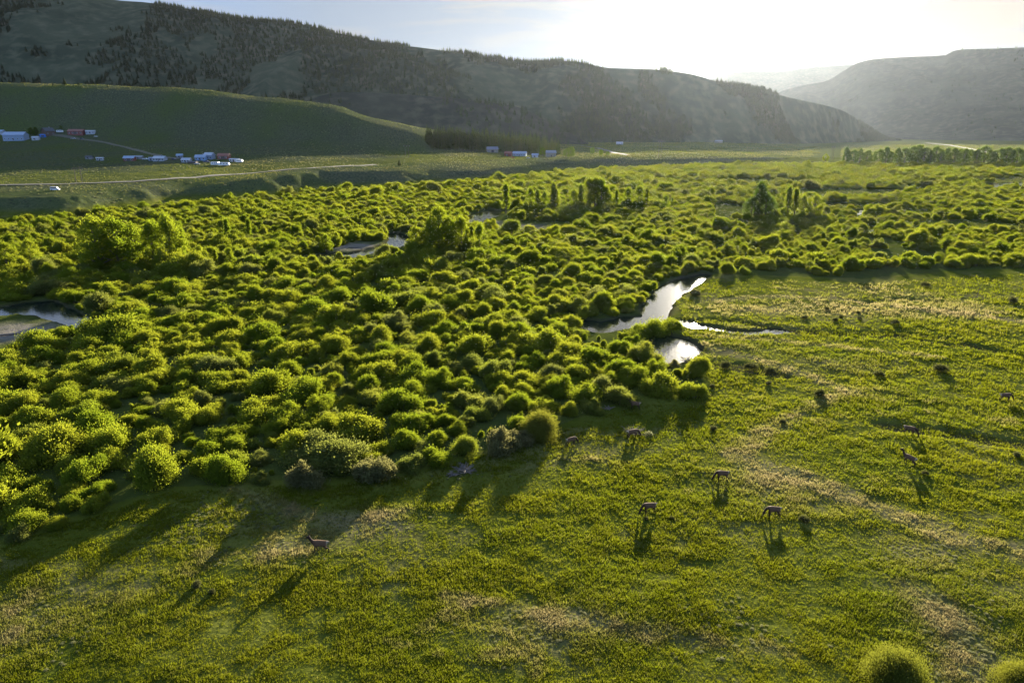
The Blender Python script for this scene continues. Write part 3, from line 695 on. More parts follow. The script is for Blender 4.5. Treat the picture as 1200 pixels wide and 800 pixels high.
scatter('willow_thicket', np.column_stack([W[rest, :2], WZ[rest] - 0.05]), W[rest, 2], W[rest, 3], [m[0] for m in WILLOW] + FARW, None,
        'dense green willow thicket filling the valley floor along the river', 'thicket', kinds)
print('willows', len(wil))

# ---- cottonwoods
M['cottonwood_dark'] = leaf_mat('dark_cottonwood_leaves', (0.042, 0.078, 0.015), (0.070, 0.098, 0.020), (0.12, 0.20, 0.02), (0.19, 0.26, 0.03), 0.42, 0.5)
def cottonwood_proto(kind, mat='cottonwood'):
    L = []; nb = 20 if kind != 2 else 13
    for i in range(nb):
        t = (i + 0.5) / nb; z = 0.16 + 0.74 * t; rad = 0.20 * math.sin(math.pi * min(1, 0.30 + 0.66 * t)) + 0.02
        if kind == 2: rad *= 0.5
        if kind == 1: rad *= 1.25
        a = i * 2.4 + rng.uniform(-.6, .6); rad *= rng.uniform(0.55, 1.2); r = rng.uniform(0.05, 0.105) * (1.15 if kind == 1 else 0.85 if kind == 2 else 1)
        L.append(((rad * math.cos(a), rad * math.sin(a), z), (r, r, r * rng.uniform(1.0, 1.9))))
    L.append(((0, 0, 0.88), (0.07, 0.07, 0.13)))
    fm = crown_mesh('crown', L, 7500, 0.033, spike=0.4, inner=0.35); fm.materials.append(M[mat])
    mb = MB(); mb.tube([(0,0,-0.02),(0.006,0.004,0.25),(-0.004,0.002,0.55),(0,0,0.88)], [0.024,0.018,0.011,0.004], 7)
    for c, r in L[:-1]:
        zb = max(0.12, c[2] - 0.17); mb.tube([(0, 0, zb), (c[0] * 0.55, c[1] * 0.55, zb + 0.08), c], [0.009, 0.006, 0.002], 5)
    return fm, proto_mesh(mb, 'trunk', M['bark'])
COTTON = [cottonwood_proto(0), cottonwood_proto(1), cottonwood_proto(2), cottonwood_proto(0)]; DARKC = [cottonwood_proto(k_, 'cottonwood_dark') for k_ in (0, 1, 2, 0)]
TREES = []  # px, py(base), height px, kind, label, group
def row(items, label_fn, group):
    for it in items: TREES.append((*it, label_fn, group))
g1 = 'cottonwoods standing over the left thicket'
for it in [(118,318,60,1,'broad cottonwood at the left end of the left grove'),(140,316,57,1,'tall cottonwood beside the broad one in the left grove'),(160,312,48,1,'bright cottonwood in the middle of the left grove'),(182,314,52,0,'slim cottonwood right of the left grove middle'),(203,313,56,0,'tall bright cottonwood near the right end of the left grove'),(216,310,42,2,'narrow cottonwood ending the left grove on the right'),
           (237,316,27,1,'small rounded cottonwood just right of the left grove'),(254,314,21,2,'narrow small cottonwood between two rounded ones right of the left grove'),(271,314,23,0,'small bushy cottonwood farthest right of the left grove'),(268,285,27,2,'slim cottonwood alone above the left thicket'),(293,283,25,2,'slim cottonwood paired right of the lone slim one'),(10,318,33,1,'short broad cottonwood at the left edge beside the pool'),(38,312,30,1,'short cottonwood left of the left grove'),(395,290,17,1,'small cottonwood on the gravel bar bank'),(383,296,20,1,'small bushy cottonwood left of the gravel bar')]:
    TREES.append((*it, g1))
g2 = 'cottonwoods of the middle grove by the bend'
for it in [(488,299,32,1,'low dark cottonwood at the left side of the middle grove'),(505,300,40,1,'dark leafy cottonwood in front of the middle grove'),(515,297,52,1,'tallest bright cottonwood of the middle grove'),(526,296,40,0,'leafy cottonwood behind the tallest of the middle grove'),(541,295,38,0,'slim bright cottonwood right of the tallest of the middle grove'),(562,297,32,0,'low bright cottonwood at the right side of the middle grove'),(553,292,26,2,'slender cottonwood at the back of the middle grove')]:
    TREES.append((*it, g2))
g3 = 'cottonwoods of the far grove in the valley middle'
xs = [593,622,630,638,648,651,672,680,690,697,704,710,722,735,748,757,780,787]
hs = [32,24,22,20,30,24,22,28,34,36,34,26,22,24,26,24,16,14]
for j, (x_, h_) in enumerate(zip(xs, hs)): TREES.append((x_, 246 if j else 250, h_, [2,0,2,0,2,0,0,2,0,0,0,0,2,0,0,2,0,2][j], 'backlit cottonwood in the loose far grove across the valley middle', g3))
g4 = 'cottonwoods right of the valley middle'
for it in [(888,256,40,0,'tallest dark cottonwood right of the valley middle'),(896,257,28,1,'wide dark cottonwood beside the tallest one right of the valley middle'),(880,256,24,1,'low dark cottonwood left of the tallest one right of the valley middle'),(922,255,34,2,'slim cottonwood at the left of the four right of the valley middle'),(930,255,32,2,'slim cottonwood second of the four right of the valley middle'),(940,256,26,0,'bright short cottonwood third of the four right of the valley middle'),(953,256,26,1,'round bright cottonwood last of the four right of the valley middle')]:
    TREES.append((*it, g4))
g5 = 'cottonwoods in the far row across the right meadow'
j = 0
for x_ in list(range(990, 1016, 8)) + list(range(1028, 1056, 8)) + list(range(1060, 1152, 7)) + list(range(1163, 1236, 7)):
    h_ = [19,17,18,16,17,20,15,18][j % 8] + (3 if 1062 < x_ < 1085 else 0); j += 1
    TREES.append((x_ + rng.uniform(-1.5, 1.5), 193.5 + rng.uniform(-1, 1), h_, [1,0,1,0,1][j % 5], 'dark cottonwood in the long far row below the flat topped mountain', g5))
for it in [(967,190,9,1),(1080,178.5,8,1)]: TREES.append((*it, 'small rounded cottonwood alone left of the long far row' if it[0] < 1000 else 'small cottonwood alone behind the long far row', g5))
g6 = 'trees by the houses under the conifers'
for it in [(669,185.5,12,1,'dark rounded tree right of the houses under the conifers'),(664,185,10,1,'dark bushy tree touching the rounded one by the houses'),(694,181.5,8,1,'small dark tree beside the dirt track bend'),(704,183,7,1,'small dark tree right of the one beside the track bend'),(636,183,9,1,'dark tree between the pale shed and the tan house'),(712,183,5,1,'lowest dark tree at the dirt track end'),(43,160.5,10,0,'dark tree behind the small white shed at the upper houses'),(37,158.5,8,1,'dark tree between the big blue building and the brown house'),(72,152,4,1,'small dark tree behind the white camper at the upper houses')]:
    TREES.append((*it, g6))
hits = ground_hit([t[0] for t in TREES], [t[1] for t in TREES])
for t, p in zip(TREES, hits):
    hgt = t[2] / F * float(depth_of(p[1])) * 1.04; s = hgt
    w = {0: 1.0, 1: 1.25, 2: 0.85}[t[3]]
    o = plant('cottonwood_tree', (DARKC if 'dark' in t[4] and t[5] in (g4, g5, g6) else COTTON)[t[3] if t[3] else (0 if rng.random() < .5 else 3)], tuple(p), s * w * rng.uniform(0.92, 1.1), s, rng.uniform(0, 6.28), ('crown', 'trunk'))
    tag(o, t[4], 'tree', t[5])

# ---- conifers
def conifer_proto():
    V = []; Fc = []; nl = 15
    for l in range(nl):
        t = l / (nl - 1); z = 0.10 + 0.86 * t; rad = 0.20 * (1 - t) ** 0.85 + 0.012; nb = 11 if t < 0.7 else 7
        for b in range(nb):
            a = 2 * math.pi * (b + rng.uniform(-.35, .35)) / nb + l * 0.7; q = rad * rng.uniform(0.7, 1.2); wd = q * rng.uniform(0.28, 0.42) + 0.01
            d = np.array([math.cos(a), math.sin(a), 0]); s = np.array([-math.sin(a), math.cos(a), 0]); base = np.array([0, 0, z]); tip = base + d * q + np.array([0, 0, -q * rng.uniform(0.25, 0.6)])
            mid = base + d * q * 0.55 + np.array([0, 0, 0.02 - q * 0.1]); k = len(V); V += [base, mid + s * wd, tip, mid - s * wd]; Fc.append((k, k+1, k+2, k+3))
    k = len(V); 
    for a in (0, 2.1, 4.2): V += [np.array([0,0,1.0]), np.array([.014*math.cos(a), .014*math.sin(a), .90]), np.array([.014*math.cos(a+2.1), .014*math.sin(a+2.1), .90]), np.array([.0,.0,.90])]; Fc.append((k,k+1,k+3,k+2)); k += 4
    me = mesh_np('crown', np.array(V), np.array(Fc), nside=4); me.materials.append(M['conifer'])
    mb = MB(); mb.tube([(0,0,-0.03),(0,0,0.5),(0,0,0.95)], [0.017,0.011,0.003], 6); return me, proto_mesh(mb, 'trunk', M['bark'])
CON = [conifer_proto() for _ in range(5)]
M['conifer_near'] = leaf_mat('green_conifer_needles', (0.030, 0.050, 0.018), (0.055, 0.072, 0.022), (0.12, 0.17, 0.03), (0.20, 0.23, 0.04), 0.4, 0.1)
BELT = []
for _ in range(5):
    a_, b_ = conifer_proto(); a_.materials[0] = M['conifer_near']; BELT.append((a_, b_))
def poly_points(poly, n):
    xs_ = [p[0] for p in poly]; ys_ = [p[1] for p in poly]; out = []
    while len(out) < n:
        a = rng.uniform(min(xs_), max(xs_)); b = rng.uniform(min(ys_), max(ys_))
        if inside(np.array([a]), np.array([b]), poly)[0]: out.append((a, b))
    return out
pl = poly_points([(500,167),(530,167.5),(565,170),(620,174),(652,177),(657,183),(610,180.5),(570,178),(540,176),(505,175)], 230)
pl.sort(); hh = ground_hit([p[0] for p in pl], [p[1] for p in pl])
for (a, b), p in zip(pl, hh):
    hgt = rng.uniform(15.5, 22.5) / F * 0 + rng.uniform(15, 21) * float(depth_of(p[1])) / 800 * (0.85 if a > 635 else 1.0); me = BELT[int(rng.integers(5))]
    o = plant('conifer_tree', me, tuple(p), hgt * rng.uniform(0.85, 1.1), hgt, rng.uniform(0, 6.28), ('crown', 'trunk'))
    tag(o, 'dark conifer in the planted block at the foot of the grassy hill', 'tree', 'conifers of the planted block')
for a, b, h_, lab in [(76,98.6,9,'tallest conifer alone on the grassy hill crest'),(92,98.6,4,'small conifer on the crest right of the tallest one'),(62,99,4,'small conifer on the crest left of the tallest one'),(126,101,4,'tiny conifer farther right on the grassy crest'),(468,193,8,'small conifer alone on the lower bench')]:
    p = ground_hit([a], [b + 1.2])[0]; hgt = h_ / F * float(depth_of(p[1])); o = plant('conifer_tree', CON[0], tuple(p), hgt * 1.3, hgt, 0, ('crown', 'trunk')); tag(o, lab, 'tree')
# far forest on the mountain flanks, one mass
def forest_points(MT, n, thr, seed, ridge_n):
    X, Y, Z, T = MT; r_, c_ = X.shape; P = []
    a = rng.uniform(0, r_ - 2, n); b = rng.uniform(0, c_ - 2, n)
    ridge_row = int(np.argmax(T[:, 0] >= 1.0)); a[:ridge_n] = ridge_row - rng.uniform(0, 5, ridge_n)
    i = a.astype(int); j = b.astype(int); fa = a - i; fb = b - j
    def bl(A): return (A[i, j] * (1-fa) + A[i+1, j] * fa) * (1-fb) + (A[i, j+1] * (1-fa) + A[i+1, j+1] * fa) * fb
    x, y, z, t = bl(X), bl(Y), bl(Z), bl(T)
    d = fbm(x / 260, y / 420, 4, seed) + 0.35 * fbm(x / 60, y / 60, 3, seed + 3)
    keep = (d > thr) & (t > 0.04) & (t < 1.12); keep[:ridge_n] &= d[:ridge_n] > thr + 0.06
    return np.column_stack([x, y, z - 0.5])[keep]
FP = np.concatenate([forest_points(MT1, 30000, -0.14, 5, 900), forest_points(MT2, 4500, -0.22, 15, 200), forest_points(MT3, 900, -0.02, 25, 160), forest_points(MT4, 1800, 0.12, 35, 60)])
hs_ = rng.uniform(9, 19, len(FP)); scatter('mountain_forest', FP, hs_ * rng.uniform(0.9, 1.3, len(FP)), hs_, [c[0] for c in CON], None, 'dark conifer forest covering the mountain flanks and ridge lines', 'forest')

# ---- sagebrush, isolated shrubs
def shrub_proto(n, mat, ln=0.22):
    L = [((0.45 * math.cos(a), 0.45 * math.sin(a), 0.3), (0.42, 0.42, 0.4)) for a in rng.uniform(0, 6.3, 4)] + [((0, 0, 0.45), (0.5, 0.5, 0.45))]
    me = crown_mesh('foliage', L, n, ln, spike=0.25); me.materials.append(mat); return me
SAGE = [shrub_proto(420, M['sage']) for _ in range(4)]; SHR = [shrub_proto(1500, M['shrub'], 0.15) for _ in range(3)]
def image_scatter(n, box):
    return rng.uniform(box[0], box[2], n), rng.uniform(box[1], box[3], n)
sp = []
for cx, cy, rx, ry, n in [(290,605,70,20,260),(220,625,40,16,110),(1120,745,50,45,330),(1090,655,60,22,160),(250,655,14,14,40),(640,735,70,25,200),(900,570,60,20,140),(40,740,70,40,160),(440,615,40,14,60),(960,362,110,14,60),(560,555,40,10,40),(330,650,40,10,60),(830,745,80,30,150)]:
    a = rng.normal(cx, rx * 0.6, n); b = rng.normal(cy, ry * 0.6, n); x, y = flat(a, np.maximum(b, 330)); sp.append(np.column_stack([x, y, rng.uniform(0.12, 0.34, n) ]))
# sparse low brush all over the bench, bluff and open flats
a, b = image_scatter(5200, (-40, 196, 1240, 262)); x, y = flat(a, b); zz = ground_z(x, y)
X2 = rng.uniform(-620, 300, 9000); Y2 = rng.uniform(370, 1150, 9000); z2 = ground_z(X2, Y2); u2 = ucol(X2, Y2); kk = (z2 > 2.0) & (u2 > -60) & (u2 < 900) & (fbm(X2 / 50, Y2 / 50, 3, 55) > -0.1)
sp.append(np.column_stack([X2[kk], Y2[kk], rng.uniform(0.5, 1.15, kk.sum())]))
ck = inside(x, y, T2) & (zz < 1.5) & (seg_sd(x, y, RIVER) > 2); sp.append(np.column_stack([x[ck], y[ck], rng.uniform(0.5, 1.1, ck.sum())]))
sp = np.concatenate(sp); sd_ = seg_sd(sp[:, 0], sp[:, 1], RIVER); sp = sp[sd_ > 1.0]
scatter('sagebrush', np.column_stack([sp[:, :2], ground_z(sp[:, 0], sp[:, 1]) - 0.05]), sp[:, 2], sp[:, 2] * 0.75, SAGE, None, 'low grey green sagebrush dotted over meadow, bluff and bench', 'sagebrush')
SH = [(942,613,8,'upright dark shrub standing alone right of the grazing elk'),(849,430,9,'dark shrub at the left end of the shaded bank'),(880,433,10,'dark shrub in the middle of the shaded bank'),(902,436,8,'dark shrub at the right end of the shaded bank'),(960,466,9,'dark low shrub above the meadow middle'),(1101,437,10,'dark low shrub in the right meadow above the elk pair'),(1030,441,7,'small dark shrub left of the big right meadow one'),(917,497,5,'small dark shrub on the path line of the meadow'),
  (943,375,5,'small dark shrub at the left of the ditch cluster'),(979,378,5,'twin dark shrub of the ditch cluster nearest the ditch'),(985,374,4,'smallest dark shrub of the ditch cluster'),(1007,376,4,'small shrub at the right of the ditch cluster'),(1048,381,6,'low wide shrub just above the ditch'),(969,364,4,'small shrub highest in the ditch cluster'),(1005,368,3,'tiny shrub between ditch cluster and meadow edge'),(1084,337,6,'dark shrub alone in the upper right meadow'),(1185,356,8,'dark shrub at the right edge of the upper meadow'),(1145,303,5,'dark shrub before the willow line at right'),
  (232,690,8,'dark shrub casting a long shadow in the left meadow'),(250,697,6,'smaller dark shrub right of the one with the long shadow'),(1083,558,5,'small dark shrub below the elk pair'),(1190,536,6,'small dark shrub near the right edge of the meadow'),(757,610,4,'low shrub tuft beside the grazing elk shadow'),(787,610,4,'low dark tuft right of the grazing elk'),(901,452,5,'small shrub below the shaded bank'),(835,455,5,'small dark shrub right of the corner willow'),(835,505,6,'small dark shrub at the end of the corner shade'),(760,512,6,'pale shrub beside the elk at the shade edge')]
for a, b, w_, lab in SH:
    x, y = [float(v) for v in flat(a, b)]; r = w_ / F * float(depth_of(y)); z = float(ground_z(np.array([x]), np.array([y]))[0])
    me = SAGE[1] if lab.startswith('pale') else SHR[int(rng.integers(3))]
    o = link('shrub', me, None, None, (x, y, z - 0.03)); o.scale = (r * .95, r * .95, r * 1.1); o.rotation_euler = (0, 0, rng.uniform(0, 6.28)); tag(o, lab, 'shrub', 'shrubs dotted over the meadow')

# ---- meadow grass: tussocks of blades
def build_grass():
    n = 290000; a = rng.uniform(-60, 1260, n); b = 322 + (860 - 322) * rng.random(n) ** 0.9
    x, y = flat(a, b); ok = inside(x, y, MEADOW); ok &= seg_sd(x, y, RIVER) > 0.6
    x, y = x[ok], y[ok]; n = len(x); z = ground_z(x, y)
    nn = fbm(x / 9, y / 7, 4, 71); n2 = fbm(x / 2.2, y / 2.0, 3, 72); n3 = fbm(x / 30, y / 18, 3, 73)
    dens = 0.55 + 0.9 * n2 + 0.4 * nn; ok = rng.random(n) < dens + 0.25
    x, y, z, nn, n2, n3 = x[ok], y[ok], z[ok], nn[ok], n2[ok], n3[ok]; n = len(x)
    dry = np.clip(0.7 * blob(x, y, DRY) * (0.6 + 1.0 * nn + 0.5 * n2) + 0.45 * sstep(0.2, 0.5, n3 + 0.4 * n2) + trail_mask(x, y) * (0.4 + 0.6 * n2), 0, 1)
    dry = np.clip(dry + rng.normal(0, .12, n), 0, 1)
    sc = np.clip(depth_of(y) / 70, 0.9, 2.6) * rng.uniform(0.7, 1.3, n) * (0.75 + 0.5 * sstep(-0.3, 0.5, n2 + nn))
    B = 5; px = np.repeat(x, B); py = np.repeat(y, B); pz = np.repeat(z, B); s = np.repeat(sc, B); dr = np.repeat(dry, B); m = n * B
    th = rng.uniform(0, 2 * math.pi, m); off = 0.14 * s * np.sqrt(rng.random(m)); oa = rng.uniform(0, 6.28, m)
    bx = px + off * np.cos(oa); by = py + off * np.sin(oa); hgt = 0.21 * s * rng.uniform(0.5, 1.2, m); wd = 0.036 * s * rng.uniform(0.7, 1.3, m)
    lean = hgt * rng.uniform(0.1, 0.8, m); la = oa + rng.normal(0, .8, m)
    c, si = np.cos(th) * wd, np.sin(th) * wd
    v = np.stack([np.stack([bx - c, by - si, pz - 0.03], 1), np.stack([bx + c, by + si, pz - 0.03], 1), np.stack([bx + lean * np.cos(la), by + lean * np.sin(la), pz + hgt], 1)], 1).reshape(-1, 3)
    me = mesh_np('meadow_grass', v, np.arange(len(v)).reshape(-1, 3), nside=3); attr(me, 'dry', np.repeat(dr, 3))
    o = link('meadow_grass', me, M['grass']); tag(o, 'tussocky green meadow grass with dry straw patches', 'grass', kind='stuff'); print('tufts', n)
build_grass()
def build_bench_grass():
    n = 260000; y = np.exp(rng.uniform(math.log(330), math.log(2300), n)); u = rng.uniform(-60, 1260, n); x = (u - 600) / F * depth_of(y); z = ground_z(x, y)
    t2 = inside(x, y, T2) & (rng.random(n) < 0.35); op = blob(x, y, OPEN) > 0.4
    ok = ((z > 1.6) | t2 | op | ((u > 985) & (y > 930))) & (seg_sd(x, y, RIVER) > 1.5); ok &= rng.random(n) < (0.55 + 0.8 * fbm(x / 30, y / 50, 3, 81)) * np.where(z > 21, 0.4, 1)
    x, y, z, u = x[ok], y[ok], z[ok], u[ok]; n = len(x); B = 3
    dry = np.clip(0.30 + 0.5 * fbm(x / 60, y / 80, 3, 83) + rng.normal(0, .1, n), 0, 1)
    s = np.clip(y / 700, 0.6, 2.2) * rng.uniform(0.6, 1.2, n); rp = lambda a: np.repeat(a, B); m = n * B
    th = rng.uniform(0, 6.28, m); off = 0.5 * rp(s) * np.sqrt(rng.random(m)); oa = rng.uniform(0, 6.28, m); bx = rp(x) + off * np.cos(oa); by = rp(y) + off * np.sin(oa)
    h = 0.42 * rp(s) * rng.uniform(0.5, 1.2, m); w = 0.22 * rp(s) * rng.uniform(0.7, 1.3, m); c, si = np.cos(th) * w, np.sin(th) * w; pz = rp(z)
    v = np.stack([np.stack([bx - c, by - si, pz - 0.15], 1), np.stack([bx + c, by + si, pz - 0.15], 1), np.stack([bx + rng.normal(0, .3, m) * h, by + rng.normal(0, .3, m) * h, pz + h], 1)], 1).reshape(-1, 3)
    me = mesh_np('bench_grass', v, np.arange(len(v)).reshape(-1, 3), nside=3); attr(me, 'dry', np.repeat(rp(dry), 3))
    o = link('bench_grass', me, M['grass']); tag(o, 'pale green bunch grass on the bench, hill and far flats', 'grass', kind='stuff')
build_bench_grass()
# ------------------------------------------------------------------ haze
def build_haze():
    m, nt, out = mat_base('haze_air'); v = nt.nodes.new('ShaderNodeVolumePrincipled')
    v.inputs['Color'].default_value = (0.75, 0.86, 1.0, 1); v.inputs['Density'].default_value = HAZE_DENSITY; v.inputs['Anisotropy'].default_value = HAZE_G
    nt.links.new(v.outputs[0], out.inputs['Volume'])
    mb = MB(); mb.box(-16500, -1200, -140, 16500, 11500, 850)
    o = mb.build('haze', m); tag(o, 'thin evening haze filling the valley', 'haze', kind='stuff')
build_haze()
#@@DETAILS
# ------------------------------------------------------------------ houses, sheds, vehicles
def paint(name, c, rough=0.6): return solid(name, c, rough, 0, 0.06, 0.5)
PM = {'white': paint('white_siding', (0.42, 0.44, 0.47)), 'blue': paint('blue_siding', (0.20, 0.34, 0.56)), 'bluewhite': paint('pale_blue_siding', (0.27, 0.34, 0.44)), 'brown': paint('brown_logs', (0.13, 0.075, 0.045)),
      'red': paint('red_barn_boards', (0.22, 0.06, 0.045)), 'tan': paint('tan_siding', (0.32, 0.27, 0.20)), 'grey': paint('grey_boards', (0.24, 0.24, 0.25)), 'tarp': paint('blue_tarp', (0.04, 0.20, 0.60), 0.4),
      'roof_blue': paint('pale_blue_metal_roof', (0.26, 0.34, 0.45), 0.35), 'roof_dark': paint('dark_shingle_roof', (0.06, 0.065, 0.075)), 'roof_white': paint('white_metal_roof', (0.40, 0.43, 0.47), 0.35), 'roof_rust': paint('rust_red_roof', (0.25, 0.09, 0.06)), 'roof_grey': paint('grey_metal_roof', (0.21, 0.23, 0.26), 0.4),
      'glass': solid('dark_window_glass', (0.03, 0.04, 0.05), 0.1), 'tyre': solid('tyre_rubber', (0.025, 0.025, 0.025), 0.8), 'trim': paint('white_trim', (0.7, 0.7, 0.7)), 'door': paint('dark_door', (0.10, 0.08, 0.07)),
      'carred': paint('red_car_paint', (0.30, 0.03, 0.025), 0.3), 'carblue': paint('dark_blue_car_paint', (0.04, 0.06, 0.13), 0.3), 'carwhite': paint('white_car_paint', (0.75, 0.76, 0.78), 0.3), 'carsilver': paint('silver_car_paint', (0.42, 0.44, 0.47), 0.3)}
def site(px, py, rz):
    p = ground_hit([px], [py])[0]; return (float(p[0]), float(p[1]), float(p[2])), rz
def house(name, px, py, w, d, h, rh, rz, wall, roof, label, cat='house', nwin=3, chimney=False, garage=False):
    loc, r = site(px, py, R(rz)); root = empty(name, (loc[0], loc[1], loc[2] - 0.2), r); tag(root, label, cat)
    q_ = float(np.clip(loc[1] / 820, 0.78, 1.05)); q_ *= 0.9; w *= q_; d *= q_; h *= q_; rh *= q_
    a = MB(); n = w / 2; e = d / 2
    a.add([(-n,-e,-1.5),(n,-e,-1.5),(n,e,-1.5),(-n,e,-1.5),(-n,-e,h),(n,-e,h),(n,e,h),(-n,e,h),(-n,0,h+rh),(n,0,h+rh)],
          [(0,3,2,1),(0,1,5,4),(2,3,7,6),(1,2,6,9,5),(3,0,4,8,7),(4,5,9,8),(6,7,8,9)]); a.build('wall', PM[wall], root)
    o = 0.5; k = rh / e; rf = MB(); t = 0.22
    for sg in (-1, 1):
        ye = sg * (e + o); ze = h - o * k + 0.05; zt = h + rh + 0.05
        rf.add([(-n-o, ye, ze), (n+o, ye, ze), (n+o, 0, zt), (-n-o, 0, zt), (-n-o, ye, ze+t), (n+o, ye, ze+t), (n+o, 0, zt+t), (-n-o, 0, zt+t)],
               [(0,1,2,3),(7,6,5,4),(0,4,5,1),(1,5,6,2),(2,6,7,3),(3,7,4,0)])
    ro = rf.build('roof', PM[roof], root)
    if chimney: c = MB(); c.box(n*0.3, -0.4, h + rh*0.4, n*0.3+0.8, 0.4, h+rh+1.2); c.build('chimney', PM['grey'], ro)
    for i in range(nwin):
        x = -n + w * (i + 0.5 + (0.35 if i >= nwin / 2 else 0)) / (nwin + 0.4); f = MB(); wz = min(1.0, h * 0.3)
        f.box(x-0.75, -e-0.06, wz, x+0.75, -e-0.003, wz+1.5); fr = f.build('window', PM['trim'], root)
        g = MB(); g.box(x-0.6, -e-0.10, wz+0.15, x+0.6, -e-0.063, wz+1.35); g.build('pane', PM['glass'], fr)
    dr = MB(); dx = -n + w * 0.5
    if garage: dr.box(-1.8, -e-0.08, 0.0, 1.8, -e-0.003, min(3.2, h*0.8))
    else: dr.box(dx-0.5, -e-0.08, 0.1, dx+0.5, -e-0.003, 2.2)
    dr.build('door', PM['door'], root); return root
house('metal_building', 19.5, 164.5, 25, 13, 6.5, 3.6, 6, 'bluewhite', 'roof_blue', 'big pale blue metal building with a row of windows at the far left', 'building', 5)
house('white_shed', 42.5, 164.3, 8, 5, 3.4, 1.2, 4, 'white', 'roof_white', 'small white shed right of the big pale blue building', 'shed', 1)
house('blue_shed', 51.5, 160.2, 7.5, 5, 2.4, 0.8, 0, 'tarp', 'tarp', 'low bright blue covered shed in front of the brown house', 'shed', 0, garage=True)
house('log_house', 57, 158.2, 12, 11, 5, 4.2, 62, 'brown', 'roof_dark', 'brown log house with a steep dark roof at the upper houses', 'house', 2, True)
house('long_barn', 90.5, 157.6, 21, 8, 4, 2.2, -4, 'red', 'roof_rust', 'long low rust red barn at the upper houses', 'barn', 4, garage=True)
house('mobile_home', 106.5, 156.6, 11, 4.5, 3.2, 0.9, 8, 'white', 'roof_white', 'white mobile home at the right end of the upper houses', 'house', 3)
house('cabin', 1.5, 157.2, 8, 6, 3.2, 1.6, 0, 'white', 'roof_blue', 'white cabin cut by the left edge of the photo', 'cabin', 1)
house('shed', 105, 186.5, 8, 5, 2.8, 1.3, -8, 'grey', 'roof_dark', 'dark grey shed at the left end of the lower houses', 'shed', 1)
house('mobile_home', 117.5, 188, 8, 4, 3, 0.8, 6, 'white', 'roof_white', 'short white mobile home beside the dark grey shed', 'house', 2)
house('barn', 152.5, 188.7, 13, 8, 4, 2.4, 5, 'red', 'roof_blue', 'red barn with a pale blue roof at the lower houses', 'barn', 2, garage=True)
house('long_shed', 163, 186.3, 10, 6, 2.6, 1.4, 2, 'grey', 'roof_grey', 'grey shed touching the red barn with the pale blue roof', 'shed', 1)
house('white_house', 188, 188.6, 15, 9, 3.6, 2.4, -5, 'white', 'roof_white', 'long white house with a white roof by the end of the dirt drive', 'house', 4, True)
house('small_house', 178, 188.3, 6, 5, 2.8, 1.4, 5, 'bluewhite', 'roof_grey', 'small pale blue house left of the long white house', 'house', 1)
house('small_house', 211, 185, 7, 6, 3.2, 1.8, 12, 'grey', 'roof_blue', 'small grey house with a pale blue roof above the drive', 'house', 1)
house('white_house', 219, 190.2, 11, 7, 3.2, 2.2, -6, 'white', 'roof_white', 'white house beside the brown lean-to at the lower houses', 'house', 3)
house('lean_to', 226, 191.6, 10, 5, 2.0, 0.9, -3, 'brown', 'roof_dark', 'low brown lean-to in front of the lower white house', 'shed', 0, garage=True)
house('blue_house', 236, 187.8, 13, 9, 4, 2.6, 4, 'blue', 'roof_blue', 'blue house with a pale blue roof in the lower house group', 'house', 3, True)
house('tall_house', 246, 186.6, 11, 9, 5.4, 2.8, -10, 'bluewhite', 'roof_white', 'tall pale house behind the blue one in the lower house group', 'house', 3)
house('barn', 263, 186.4, 14, 9, 4.2, 2.6, 0, 'red', 'roof_rust', 'red barn with a rust roof right of the tall pale house', 'barn', 2, garage=True)
house('mobile_home', 275, 189.4, 12, 4.5, 3, 0.9, -6, 'white', 'roof_white', 'white mobile home at the right end of the lower houses', 'house', 3)
house('tan_house', 577, 178.4, 16, 10, 4.4, 3.4, 8, 'tan', 'roof_grey', 'tan house at the foot of the planted conifers', 'house', 3, garage=True)
house('red_shed', 595.5, 183.2, 9, 6, 4, 2.2, -14, 'red', 'roof_rust', 'small red shed left of the long pale blue roofed building', 'shed', 1)
house('long_building', 609, 183, 18, 8, 3.8, 2.2, -10, 'bluewhite', 'roof_blue', 'long white building with a pale blue roof below the conifers', 'building', 4)
house('white_shed', 627, 184.6, 8, 6, 3.2, 1.8, -4, 'white', 'roof_blue', 'white shed right of the long pale blue roofed building', 'shed', 1)
house('tan_house', 645.5, 183.4, 13, 9, 5, 3, 6, 'tan', 'roof_grey', 'tan house at the right end of the planted conifers', 'house', 3)
house('farm_building', 726, 169.3, 16, 10, 4, 2.4, 0, 'white', 'roof_white', 'far white farm building on the lit meadow bench', 'building', 2)
house('farm_building', 842, 167.5, 22, 10, 5, 3, 0, 'tan', 'roof_grey', 'far pale barn against the foot of the long ridge', 'barn', 2)

